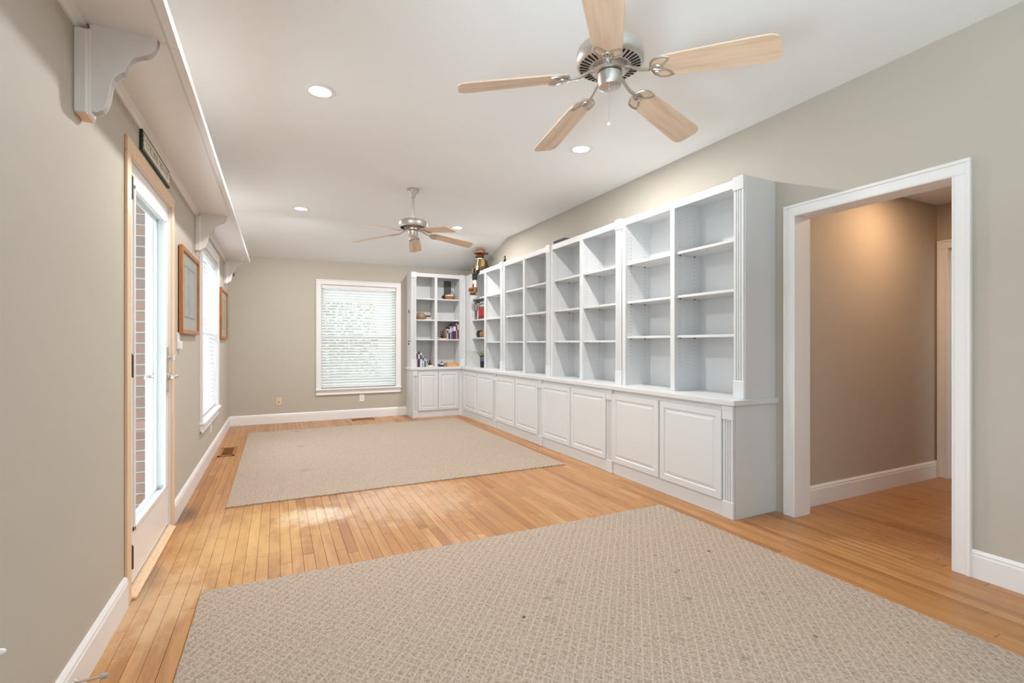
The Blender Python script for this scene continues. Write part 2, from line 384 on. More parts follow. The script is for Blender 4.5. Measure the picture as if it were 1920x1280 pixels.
def board_mesh(items, name):
    vs, fs, tn = [], [], []
    for (_, x0, x1, a, b, t, dz) in items:
        g, ch, o = .0005, .0012, len(vs)
        g2 = g + ch
        vs += [(x0 + g, a + g, -.012), (x1 - g, a + g, -.012), (x1 - g, b - g, -.012), (x0 + g, b - g, -.012)]
        vs += [(x0 + g, a + g, dz - ch), (x1 - g, a + g, dz - ch), (x1 - g, b - g, dz - ch), (x0 + g, b - g, dz - ch)]
        vs += [(x0 + g2, a + g2, dz), (x1 - g2, a + g2, dz), (x1 - g2, b - g2, dz), (x0 + g2, b - g2, dz)]
        for l in (0, 4): fs += [(o + l + i, o + l + (i + 1) % 4, o + l + 4 + (i + 1) % 4, o + l + 4 + i) for i in range(4)]
        fs += [(o + 8, o + 9, o + 10, o + 11)]; tn += [t] * 12
    me = bpy.data.meshes.new(name); me.from_pydata(vs, [], fs); me.materials.append(M['oak'])
    at = me.attributes.new('tint', 'FLOAT', 'POINT'); at.data.foreach_set('value', tn)
    ob = bpy.data.objects.new(name, me); COL.objects.link(ob); ob.parent = floor; return ob
for b in boards[:300]: board_mesh([b], 'floor_board')
board_mesh(boards[300:], 'floor_boards')['kind'] = 'stuff'

# ------------------------------------------------------------------ baseboards and casings
def baseboard(name, axis, p, sgn, a, b, h=.14):
    # profile against plane p, growing sgn into the room
    pr = [(0, 0), (.016, 0), (.016, h - .03), (.013, h - .022), (.014, h - .014), (.006, h), (0, h)]
    mb = MB()
    if axis == 'x': mb.prism([(p + sgn * q[0], q[1]) for q in pr], a, b, 'y')
    else: mb.prism([(p + sgn * q[0], q[1]) for q in pr], a, b, 'x')
    return struct(name, mb, 'trim')
baseboard('baseboard_left_near', 'x', XL, 1, YF, 2.695)
baseboard('baseboard_left_far', 'x', XL, 1, 3.804, YB)
baseboard('baseboard_back', 'y', YB, -1, XL + .016, 1.935)
baseboard('baseboard_right', 'x', XR, -1, YF, 1.19)
baseboard('baseboard_hall', 'y', HY, -1, XR + .13, HX, .145)
# casing around the hallway opening (stepped profile) and its jamb
def casing(name, axis, p, sgn, u0, u1, zt, wd, mat='trim', th=.02, z0=0, parent=None):
    mb = MB()
    def seg(a, b, c, d, t):
        (mb.box(p, p + sgn * t, a, b, c, d, .002) if axis == 'x' else mb.box(a, b, p, p + sgn * t, c, d, .002))
    q = .0015 if mat == 'trim' else 0
    seg(u0 - wd + q, u0, z0, zt, th); seg(u1, u1 + wd - q, z0, zt, th); seg(u0 - wd + q, u1 + wd - q, zt, zt + wd - q, th)
    e = wd * .24
    if mat == 'trim':
        seg(u0 - wd, u0 - wd + e, z0, zt + wd - e, th + .007); seg(u1 + wd - e, u1 + wd, z0, zt + wd - e, th + .007); seg(u0 - wd, u1 + wd, zt + wd - e, zt + wd, th + .007)
        seg(u0 - .012, u0 - .004, z0, zt + .004, th + .003); seg(u1 + .004, u1 + .012, z0, zt + .004, th + .003); seg(u0 - .012, u1 + .012, zt + .004, zt + .012, th + .003)
    return mb.build(name, mat, parent, False, None if parent else 'structure')
casing('trim_1', 'x', XR, -1, O0, O1, OZ, .078)
struct('trim_2', MB().box(XR - .002, XR + .132, O0 - .02, O0, 0, OZ).box(XR - .002, XR + .132, O1, O1 + .02, 0, OZ).box(XR - .002, XR + .132, O0 - .02, O1 + .02, OZ, OZ + .02), 'trim')
casing('trim_3', 'x', XR + .13, 1, O0, O1, OZ, .078)
# hallway end: cased door standing open
casing('trim_4', 'x', HX, -1, 1.27, 2.13, 2.01, .075)
struct('trim_5', MB().box(HX - .002, HX + .132, 2.13, 2.15, 0, 2.03).box(HX + .03, HX + .042, 2.118, 2.13, 0, 2.02).box(HX - .002, HX + .132, 1.25, 1.27, 0, 2.03).box(HX - .002, HX + .132, 1.25, 2.15, 2.01, 2.03), 'trim')
dr = sroot('door_2', (HX + .13, 2.1, 0), 'painted hallway door standing open behind its casing', 'door')
mb = B(HX + .136, HX + .68, 2.085, 2.123, .01, 2.0, .002); mb.build('door_leaf', 'hall', dr)
for z in (.22, 1.05, 1.72): MB().box(HX + .06, HX + .125, 2.127, 2.1305, z - .05, z + .05).lathe([(.006, -.05), (.006, .05)], (HX + .13, 2.124, z), 10).build('hinge', 'bronze', dr, True)

# ------------------------------------------------------------------ windows (frame, sash, glass, stool, apron)
def window(name, axis, p, sgn, u0, u1, z0, z1, label, cas=.075, apron=True, mull=None):
    # p = wall face, sgn = direction into the room
    def bx(mb, a, b, d0, d1, c, d, bev=.002):
        return mb.box(p + sgn * d0, p + sgn * d1, a, b, c, d, bev) if axis == 'x' else mb.box(a, b, p + sgn * d0, p + sgn * d1, c, d, bev)
    loc = (p, (u0 + u1) / 2, z0) if axis == 'x' else ((u0 + u1) / 2, p, z0)
    r = sroot(name, loc, label, 'window')
    q = .0015; mb = MB(); bx(mb, u0 - cas + q, u0, 0, .018, z0 - .01, z1); bx(mb, u1, u1 + cas - q, 0, .018, z0 - .01, z1); bx(mb, u0 - cas + q, u1 + cas - q, 0, .018, z1, z1 + cas - q)
    bx(mb, u0 - cas, u0 - cas + .016, 0, .025, z0 - .01, z1 + cas - .016); bx(mb, u1 + cas - .016, u1 + cas, 0, .025, z0 - .01, z1 + cas - .016); bx(mb, u0 - cas, u1 + cas, 0, .025, z1 + cas - .016, z1 + cas)
    mb.build('casing', 'trim', r)
    mb = MB(); bx(mb, u0 - .02, u0, -.15, 0, z0 - .03, z1 + .02, 0); bx(mb, u1, u1 + .02, -.15, 0, z0 - .03, z1 + .02, 0); bx(mb, u0, u1, -.15, 0, z1, z1 + .02, 0); bx(mb, u0, u1, -.15, 0, z0 - .03, z0 - .012, 0)
    mb.build('jamb', 'trim', r)
    mb = MB(); bx(mb, u0 - cas - .008, u1 + cas + .008, -.07, .045, z0 - .032, z0 - .008, .006); mb.build('stool', 'trim', r)
    if apron: mb = MB(); bx(mb, u0 - cas, u1 + cas, 0, .016, z0 - .105, z0 - .032); bx(mb, u0 - cas, u1 + cas, 0, .024, z0 - .105, z0 - .085, .004); mb.build('apron', 'trim', r)
    zm = (z0 + z1) / 2
    for (a, b, dd) in ((z0 - .012, zm + .02, -.075), (zm - .02, z1, -.11)):
        mb = MB(); bx(mb, u0, u0 + .045, dd - .03, dd, a, b); bx(mb, u1 - .045, u1, dd - .03, dd, a, b); bx(mb, u0 + .045, u1 - .045, dd - .03, dd, a, a + .045); bx(mb, u0 + .045, u1 - .045, dd - .03, dd, b - .04, b)
        if mull:
            for k in range(1, mull): m = u0 + (u1 - u0) * k / mull; bx(mb, m - .02, m + .02, dd - .03, dd, a + .045, b - .04)
        s = mb.build('sash', 'trim', r)
        mb = MB(); bx(mb, u0 + .045, u1 - .045, dd - .017, dd - .013, a + .045, b - .04, 0); mb.build('pane', 'glass', s)
    return r
window('window_1', 'y', YB, -1, V0, V1, WZ0, WZ1, 'white cased window in the back wall behind closed blinds')
window('window_2', 'x', XL, 1, W0, W1, WZ0, WZ1, 'white cased window in the left wall between two framed pictures')
window('added_window', 'x', XL, 1, -2.28, .38, .53, 2.28, 'wide white window added unseen in the left wall for daylight', mull=4)  # out-of-view window added to bring daylight into the room

def blind(axis, p, sgn, u0, u1, z0, z1, label, tilt, depth):
    # slats at depth `depth` behind the wall face; tilt = slat angle from horizontal, room edge down
    def P(u, d, z): return (p + sgn * d, u, z) if axis == 'x' else (u, p + sgn * d, z)
    def bx(mb, a, b, d0, d1, c, d, bev=.002):
        q0, q1 = P(a, d0, c), P(b, d1, d); return mb.box(q0[0], q1[0], q0[1], q1[1], q0[2], q1[2], bev)
    r = thing('window_blind', P((u0 + u1) / 2, depth, z0), label, 'blind', 'white slatted window blinds')
    a, b = u0 + .006, u1 - .006
    mb = MB(); bx(mb, a, b, depth - .03, depth + .03, z1 - .06, z1 - .002); mb.build('headrail', 'trim', r)
    pitch = .0442; n = int((z1 - .07 - z0 - .035) / pitch); hw = .025; first = None
    for k in range(n):
        z = z1 - .085 - k * pitch
        dy, dz = hw * math.cos(tilt), hw * math.sin(tilt); t = .0014
        nx, nz = math.sin(tilt) * t, math.cos(tilt) * t
        if first is None:
            vs = [P(u, depth + sd * dy + e * nx, z - sd * dz + e * nz + (.003 if sd == 0 else 0)) for u in (a, b) for e in (-1, 1) for sd in (-1, 0, 1)]
            fs = [(0, 1, 7, 6), (1, 2, 8, 7), (3, 9, 10, 4), (4, 10, 11, 5), (0, 6, 9, 3), (2, 5, 11, 8), (0, 3, 4, 1), (1, 4, 5, 2), (6, 7, 10, 9), (7, 8, 11, 10)]
            first = MB().add(vs, fs).build('slat', 'blind', r)
        else:
            o = first.copy(); COL.objects.link(o); o.parent = r; o.location = (0, 0, -k * pitch)
    zb = z1 - .085 - n * pitch
    mb = MB(); bx(mb, a, b, depth - .024, depth + .024, zb - .006, zb + .012); mb.build('bottom_rail', 'trim', r)
    for q in (.14, .5, .86):
        u = a + (b - a) * q
        for dd in (-.026, .027): MB().tube([P(u, depth + dd, zb), P(u, depth + dd, z1 - .06)], .0011, 5).build('ladder_cord', 'plastic', r)
    u = a + .06; MB().tube([P(u, depth + .034, z1 - .06), P(u, depth + .034, z1 - .75)], .003, 6).build('tilt_wand', 'plastic', r)
    u = b - .07
    for k in (0, .014): c = MB().tube([P(u + k, depth + .034, z1 - .06), P(u + k, depth + .034, z1 - 1.12 + k * 3)], .0012, 5).build('pull_cord', 'plastic', r); MB().lathe([(.002, .0), (.006, -.012), (.007, -.04), (.003, -.045)], P(u + k, depth + .034, z1 - 1.12 + k * 3), 8).build('tassel', 'plastic', c, True)
    return r
blind('y', YB, -1, V0, V1, WZ0 - .008, WZ1, 'white slatted blind lowered over the back wall window', math.radians(50), -.035)
blind('x', XL, 1, W0, W1, WZ0 - .008, WZ1, 'white slatted blind over the left wall window between framed pictures', math.radians(40), -.035)

# ------------------------------------------------------------------ glass door, raw pine casing, threshold, brick reveal
casing('trim_6', 'x', XL, 1, D0, D1, DZ, .068, 'pine', .012)
jx = XL - .131
struct('trim_7', MB().box(jx, XL + .001, D0 - .02, D0, 0, DZ).box(jx, XL + .001, D1, D1 + .02, 0, DZ).box(jx, XL + .001, D0 - .02, D1 + .02, DZ, DZ + .02)
       .box(XL - .075, XL - .064, D0, D0 + .012, .02, DZ).box(XL - .075, XL - .064, D1 - .012, D1, .02, DZ).box(XL - .105, XL - .09, D1 - .012, D1, .02, DZ), 'trim')
struct('trim_8', MB().box(XL - .26, XL + .012, D0, D1, -.02, .024, .003).box(XL + .0, XL + .03, D0, D1, -.001, .016, .004), 'pine')
dr = sroot('door_1', (XL - .04, (D0 + D1) / 2, 0), 'white full glass patio door with lever handle in raw pine casing', 'door')
sx0, sx1 = XL - .054, XL - .01; a, b, z0, z1 = D0 + .004, D1 - .004, .034, DZ - .004; g0, g1, gz0, gz1 = a + .115, b - .095, .28, 1.945
mb = MB().box(sx0, sx1, a, g0, z0, z1, .002).box(sx0, sx1, g1, b, z0, z1, .002).box(sx0, sx1, g0, g1, z0, gz0).box(sx0, sx1, g0, g1, gz1, z1); mb.build('door_frame', 'trim', dr)
mb = MB()
for xx0, xx1 in ((sx1 - .004, sx1 + .008), (sx0 - .008, sx0 + .004)):
    mb.box(xx0, xx1, g0, g0 + .022, gz0, gz1, .003).box(xx0, xx1, g1 - .022, g1, gz0, gz1, .003).box(xx0, xx1, g0, g1, gz0, gz0 + .022, .003).box(xx0, xx1, g0, g1, gz1 - .022, gz1, .003)
mb.build('glazing_bead', 'trim', dr)
B(sx0 + .02, sx0 + .024, g0, g1, gz0, gz1).build('pane', 'glass', dr)
B(sx0 + .004, sx1 - .004, a, b, .024, .034).build('door_sweep', 'dark', dr)
for z in (.19, 1.075, 1.9):
    h = MB().lathe([(.008, -.052), (.008, .052)], (XL + .008, D0 + .016, z), 12).lathe([(.005, .052), (.003, .06)], (XL + .008, D0 + .016, z), 10).box(sx1 - .001, XL + .004, D0 + .005, D0 + .024, z - .05, z + .05); h.build('hinge', 'bronze', dr, True)
yp = b - .04
pl = MB().box(sx1, sx1 + .006, yp - .022, yp + .022, .87, 1.16, .004).build('lock_plate', 'nickel', dr)
MB().lathe([(.014, 0), (.014, .012), (.006, .014), (.006, .03)], (sx1 + .006, yp, 1.09), 14, 'x').box(sx1 + .03, sx1 + .045, yp - .006, yp + .006, 1.072, 1.108, .002).build('thumb_turn', 'nickel', pl, True)
MB().lathe([(.024, 0), (.024, .008), (.012, .012), (.011, .045)], (sx1 + .006, yp, .975), 16, 'x').tube([(sx1 + .048, yp + .006, .975), (sx1 + .054, yp - .02, .976), (sx1 + .05, yp - .06, .973), (sx1 + .045, yp - .11, .972)], [.012, .011, .009, .008], 10).build('lever_handle', 'nickel', pl, True)
MB().lathe([(.022, 0), (.022, -.008), (.01, -.012), (.01, -.045)], (sx0, yp, .975), 16, 'x').tube([(sx0 - .048, yp + .006, .975), (sx0 - .05, yp - .06, .975), (sx0 - .045, yp - .11, .973)], [.011, .009, .008], 10).build('outer_lever', 'nickel', dr, True)
# brick veneer outside with single bricks at the door reveal
veneer = struct('wall_left_veneer', holes_wall('x', XL - .235, XL - .132, YF, YB + .25, -.35, ZC, [(D0 - .03, D1 + .2, -.35, DZ + .02), (W0 - .03, W1 + .03, WZ0 - .1, WZ1 + .02), (-2.33, .43, .42, 2.3)]), 'facade', 'red and grey brick veneer outside the glass door', 'brick wall')
MB().box(XL - .229, XL - .134, D1 + .035, D1 + .2, -.12, DZ + .02).build('mortar_bed', 'mortar', veneer)
bx0, bx1 = XL - .235, XL - .131
for k in range(32):
    z = -.1 + k * .0678; L = .2 if k % 2 else .098
    if z + .058 > DZ + .02: break
    first = B(bx0 + R.uniform(-.003, .002), bx1, D1 + .024 + R.uniform(0, .004), D1 + .024 + min(L, .17), z, z + .0575, .003).build('brick', 'brick', veneer)

# ------------------------------------------------------------------ high wall shelf with three scrolled brackets
SZ = 2.273
sh = thing('wall_shelf', (XL, 3.4, SZ), 'long white plate shelf on scrolled brackets high along the left wall', 'shelf')
for y0, y1 in ((-.5, 2.138), (2.14, 4.808), (4.81, 7.33)):
    bd = MB().box(XL, XL + .255, y0, y1, SZ, SZ + .024).build('shelf_board', 'trim', sh)
    MB().prism([(XL + .252, SZ - .006), (XL + .262, SZ - .012), (XL + .29, SZ - .012), (XL + .294, SZ + .01), (XL + .286, SZ + .03), (XL + .252, SZ + .03)], y0, y1, 'y').build('nosing', 'trim', bd)
MB().prism([(XL, SZ), (XL, SZ - .03), (XL + .008, SZ - .03), (XL + .014, SZ - .014), (XL + .028, SZ - .008), (XL + .028, SZ)], -.5, 7.33, 'y').build('cove_moulding', 'trim', sh)
PROF = [(0, 0), (.191, 0), (.191, .006), (.1876, .025), (.181, .043), (.171, .057), (.158, .066), (.144, .071), (.1227, .083), (.113, .095), (.106, .1087), (.1, .124), (.0974, .141), (.085, .147), (.0746, .158), (.066, .17), (.060, .185), (.056, .203), (.053, .2233), (.0505, .243), (.0457, .262), (.041, .275), (.0337, .287), (.02, .297), (0, .30)]
for yc in (2.137, 4.81, 7.27):
    br = MB().prism([(XL + .036 + s, SZ - d) for s, d in PROF], yc - .016, yc + .016, 'y')
    bm = bmesh.new(); vs = [bm.verts.new((XL + .036 + s, yc - .016, SZ - d)) for s, d in PROF]; fc = bm.faces.new(vs)
    o = br.build('bracket', 'trim', sh)
    bmesh.ops.inset_region(bm, faces=[fc], thickness=.011, depth=0); fc2 = [f for f in bm.faces if len(f.verts) == len(PROF)]
    inner = [v.co.copy() for v in fc2[0].verts]; bm.free()
    MB().prism([(v.x, v.z) for v in inner], yc - .0195, yc + .0195, 'y').build('raised_face', 'trim', o)
    MB().box(XL, XL + .036, yc - .045, yc + .045, SZ - .315, SZ - .03, .004).box(XL + .03, XL + .042, yc - .03, yc + .03, SZ - .313, SZ - .02, .004).build('back_plate', 'trim', o)
    B(XL + .003, XL + .033, yc - .042, yc + .042, SZ - .3165, SZ - .314).build('raw_end', 'pine', o)

# ------------------------------------------------------------------ built-in bookcases, base cabinets, counter
CZ0, CZ = .763, .80
XU, XB = 2.865, 2.748          # upper and base front planes on the right wall
YU, YBB = 7.67, 7.555          # the same on the back wall
UT = 2.322
def pilaster(p, axis, f, u0, u1, z0, z1, capz, basez, name='pilaster'):
    # f = front plane; fluted shaft between plinth block and capital
    w = u1 - u0; g = .004
    pts = [(u0 + .006, g)]
    n = 3; fw = (w - .034) / n
    for k in range(n):
        a = u0 + .017 + k * fw; pts += [(a + .004, g), (a + .007, .0145), (a + fw - .007, .0145), (a + fw - .004, g)]
    pts += [(u1 - .006, g), (u1 - .006, .0225), (u0 + .006, .0225)]
    mb = MB()
    if axis == 'x': mb.prism([(f + d, u) for u, d in pts], basez, capz, 'z').box(f, f + .022, u0, u1, z0, basez, .003).box(f - .003, f + .022, u0 + .0005, u1, capz, z1, .003)
    else: mb.prism([(u, f + d) for u, d in pts], basez, capz, 'z').box(u0, u1, f, f + .022, z0, basez, .003).box(u0 + .0005, u1, f - .003, f + .022, capz, z1, .003)
    return mb.build(name, 'cab', p)
def holes(p, spots, axis):
    # shelf-pin holes: dark pits on the cell cheeks that face the camera
    mb = MB()
    for (q, fixed, z) in spots:
        pts = [(.0032 * math.cos(k * math.pi / 3), .0032 * math.sin(k * math.pi / 3)) for k in range(6)]
        if axis == 'x': mb.prism([(q + a, z + b) for a, b in pts], fixed - .0006, fixed + .001, 'y')
        else: mb.prism([(q + a, z + b) for a, b in pts], fixed - .0006, fixed + .001, 'x')
    return mb.build('pin_holes', 'dark', p, kind='stuff')
def upper_right(i, y0, y1, shelves, label, last=False):
    r = thing('bookcase', (3.02, (y0 + y1) / 2, CZ), label, 'bookcase', 'white built-in bookcases above the counter')
    pw, dv, st = .088, .048, .044
    c0 = y0 + pw; c3 = y1 - st; mid = (c0 + c3) / 2; c1, c2 = mid - dv / 2, mid + dv / 2
    xb = XR - .002
    B(xb - .012, xb, y0 + .004, y1 - .001, CZ, UT - .012).build('back_panel', 'cab', r)
    B(XU + .012, xb, y0 + .004, y1 - .001, UT - .014, UT).build('top_panel', 'cab', r)
    for a, b in ((y0 + .004, y0 + .022), (y1 - .02, y1 - .001)): B(XU + .02, xb - .012, a, b, CZ, UT - .014).build('side_panel', 'cab', r)
    # cell cheeks
    B(XU + .02, xb - .012, c0 - .006, c0 - .0005, CZ, UT - .014).build('cheek', 'cab', r); B(XU + .02, xb - .012, c3 + .0005, c3 + .006, CZ, UT - .014).build('cheek', 'cab', r)
    B(XU + .02, xb - .012, c1 + .012, c2 - .012, CZ, UT - .014).build('divider', 'cab', r)
    B(XU, XU + .02, c1, c2, CZ, UT - .06, .002).build('divider_stile', 'cab', r)
    B(XU + .001, XU + .021, c3, y1 - .001, CZ, UT - .06, .002).build('end_stile', 'cab', r)
    B(XU + .0005, XU + .02, c0 - .012, y1 - .001, UT - .06, UT + .001, .002).build('header_rail', 'cab', r)
    pilaster(r, 'x', XU - .012, y0, c0 + .002, CZ, UT + .012, UT - .085, CZ + .125)
    for j, (a, b) in enumerate(((c0, c1 + .012), (c2 - .012, c3))):
        for z in shelves[j]: B(XU + .022, xb - .013, a + .001, b - .001, z - .02, z, .0015).build('shelf', 'cab', r)
    sp = []
    for q in (XU + .07, XU + .23):
        for k in range(38):
            z = 1.0 + k * .032
            for fx in (c1 + .012, c3): sp.append((q, fx, z))
    holes(r, sp, 'x')
    pins = MB()
    for j, fx in ((0, c1 + .012), (1, c3)):
        for z in shelves[j]:
            for q in (XU + .07, XU + .23): pins.box(q - .006, q + .006, fx - .007, fx, z - .027, z - .02)
    pins.build('shelf_pins', 'dark', r, kind='stuff')
    return r
P0, PT = 2.265, 1.303
SHN = [1.915, 1.565, 1.212]
lab = ['white bookcase nearest the hallway opening, with exposed fluted end', 'empty white bookcase second from the hallway opening', 'empty white bookcase third from the hallway opening', 'white bookcase in the corner under the seated plush doll']
for i in range(4):
    s = [[1.915, 1.565, 1.247]] * 2 if i == 0 else ([SHN, [1.915, 1.568, 1.279]] if i == 3 else [SHN, SHN])
    r = upper_right(i, P0 + i * PT, P0 + (i + 1) * PT, s, lab[i])
    if i == 0: B(XU - .002, XR - .002, P0 - .004, P0 + .004, CZ, UT + .004, .001).build('end_panel', 'cab', r)
# corner filler belongs to the corner bookcase
yD = P0 + 4 * PT
B(XU, XU + .02, yD, YU + .0, CZ, UT, .002).build('corner_filler', 'cab', r)
B(XU + .02, XR - .002, yD, YU + .02, UT - .014, UT).build('corner_top', 'cab', r)
# back wall bookcase
bk = thing('bookcase', (2.4, 7.83, CZ), 'white bookcase on the back wall beside the window', 'bookcase', 'white built-in bookcases above the counter')
x0, x1 = 1.932, XU - .003; c0, c1, c2, c3 = 2.02, 2.325, 2.37, 2.758; yb = YB - .002
B(x0 + .004, x1, yb - .012, yb, CZ, UT - .012).build('back_panel', 'cab', bk)
B(x0 + .004, x1, YU + .012, yb, UT - .014, UT).build('top_panel', 'cab', bk)
B(x0, x0 + .02, YU + .01, yb - .012, CZ, UT - .014).build('side_panel', 'cab', bk)
B(x1 - .02, x1, YU + .02, yb - .012, CZ, UT - .014).build('side_panel', 'cab', bk)
B(c0 - .008, c0, YU + .02, yb - .012, CZ, UT - .014).build('cheek', 'cab', bk); B(c3, c3 + .008, YU + .02, yb - .012, CZ, UT - .014).build('cheek', 'cab', bk)
B(c1 + .012, c2 - .012, YU + .02, yb - .012, CZ, UT - .014).build('divider', 'cab', bk)
B(c1, c2, YU, YU + .02, CZ, UT - .06, .002).build('divider_stile', 'cab', bk)
B(c0 - .012, x1, YU + .0005, YU + .02, UT - .06, UT + .001, .002).build('header_rail', 'cab', bk)
pilaster(bk, 'y', YU - .012, x0, c0 + .002, CZ, UT + .012, UT - .085, CZ + .125)
pilaster(bk, 'y', YU - .01, c3, c3 + .085, CZ, UT + .006, UT - .085, CZ + .125)
B(c3 + .083, x1, YU, YU + .02, CZ, UT, .002).build('corner_stile', 'cab', bk)
BS = [1.918, 1.572, 1.254]
for a, b in ((c0, c1 + .012), (c2 - .012, c3)):
    for z in BS: B(a + .001, b - .001, YU + .022, yb - .013, z - .02, z, .0015).build('shelf', 'cab', bk)
sp = []
for q in (YU + .07, YU + .23):
    for k in range(38):
        for fx in (c1 + .012, c3): sp.append((q, fx, 1.0 + k * .032))
holes(bk, sp, 'y')
# continuous counter, L-shaped
ct = MB().prism([(XR - .001, 2.238), (2.722, 2.238), (2.722, 7.53), (1.905, 7.53), (1.905, YB - .001), (XR - .001, YB - .001)], CZ0, CZ, 'z')
o = ct.build('countertop', 'cab'); tag(o, 'white L-shaped counter running under all the bookcases', 'countertop')
bv = o.modifiers.new('bevel', 'BEVEL'); bv.width = .004; bv.segments = 2
# base cabinets
def cab_door(p, axis, f, u0, u1, z0, z1):
    bm = bmesh.new(); t = .018
    W, Hh = u1 - u0, z1 - z0
    vs = [bm.verts.new(q) for q in ((0, 0, 0), (W, 0, 0), (W, Hh, 0), (0, Hh, 0))]; fc = bm.faces.new(vs)
    ex = bmesh.ops.extrude_face_region(bm, geom=[fc]); nv = [g for g in ex['geom'] if isinstance(g, bmesh.types.BMVert)]
    for v in nv: v.co.z += t
    top = [g for g in ex['geom'] if isinstance(g, bmesh.types.BMFace)]
    for th, dp in ((.004, .002), (.062, 0), (.008, -.007), (.008, 0), (.03, .006)):
        bmesh.ops.inset_region(bm, faces=top, thickness=th, depth=dp)
    mb = MB(); bm.verts.index_update()
    def P(v): return (f - v.co.z, u0 + v.co.x, z0 + v.co.y) if axis == 'x' else (u0 + v.co.x, f - v.co.z, z0 + v.co.y)
    mb.add([P(v) for v in bm.verts], [[v.index for v in q.verts] for q in bm.faces]); bm.free()
    return mb.build('cabinet_door', 'cab', p)
Q0, QT = 2.255, 1.295
lab = ['white base cabinet nearest the hallway opening', 'white base cabinet second from the hallway opening', 'white base cabinet third from the hallway opening', 'white base cabinet at the inside corner of the built-ins']
for i in range(4):
    y0 = Q0 + i * QT; y1 = y0 + QT - .001 if i < 3 else YBB - .005
    r = thing('base_cabinet', (2.96, (y0 + y1) / 2, 0), lab[i], 'cabinet', 'white raised-panel base cabinets')
    B(XB + .014, XR - .001, y0 + .001, y1, 0, CZ0 - .001).build('carcass', 'cab', r)
    B(XB, XB + .014, y0 + .085, y1, 0, .108, .002).build('plinth', 'cab', r)
    B(XB + .004, XB + .014, y0 + .085, y1, .108, CZ0 - .001).build('face_frame', 'cab', r)
    pilaster(r, 'x', XB - .012, y0, y0 + .09, 0, CZ0 - .001, .665, .115)
    m = y0 + .09 + .6025
    cab_door(r, 'x', XB + .004, y0 + .093, m - .008, .112, .726); cab_door(r, 'x', XB + .004, m + .008, y0 + QT - .004, .112, .726)
    if i == 3: B(XB - .004, XB + .01, y0 + QT + .01, y1, 0, CZ0 - .001, .002).build('corner_filler', 'cab', r)
r = thing('base_cabinet', (2.33, 7.77, 0), 'white base cabinet on the back wall beside the window', 'cabinet', 'white raised-panel base cabinets')
B(1.932, XB + .01, YBB + .014, YB - .001, 0, CZ0 - .001).build('carcass', 'cab', r)
B(2.0, XB + .01, YBB, YBB + .014, 0, .108, .002).build('plinth', 'cab', r)
B(2.0, XB + .01, YBB + .004, YBB + .014, .108, CZ0 - .001).build('face_frame', 'cab', r)
pilaster(r, 'y', YBB - .012, 1.932, 2.012, 0, CZ0 - .001, .665, .115)
cab_door(r, 'y', YBB + .004, 2.018, 2.338, .112, .726); cab_door(r, 'y', YBB + .004, 2.352, 2.69, .112, .726)
B(2.697, XB + .008, YBB - .004, YBB + .01, 0, CZ0 - .001, .002).build('corner_filler', 'cab', r)

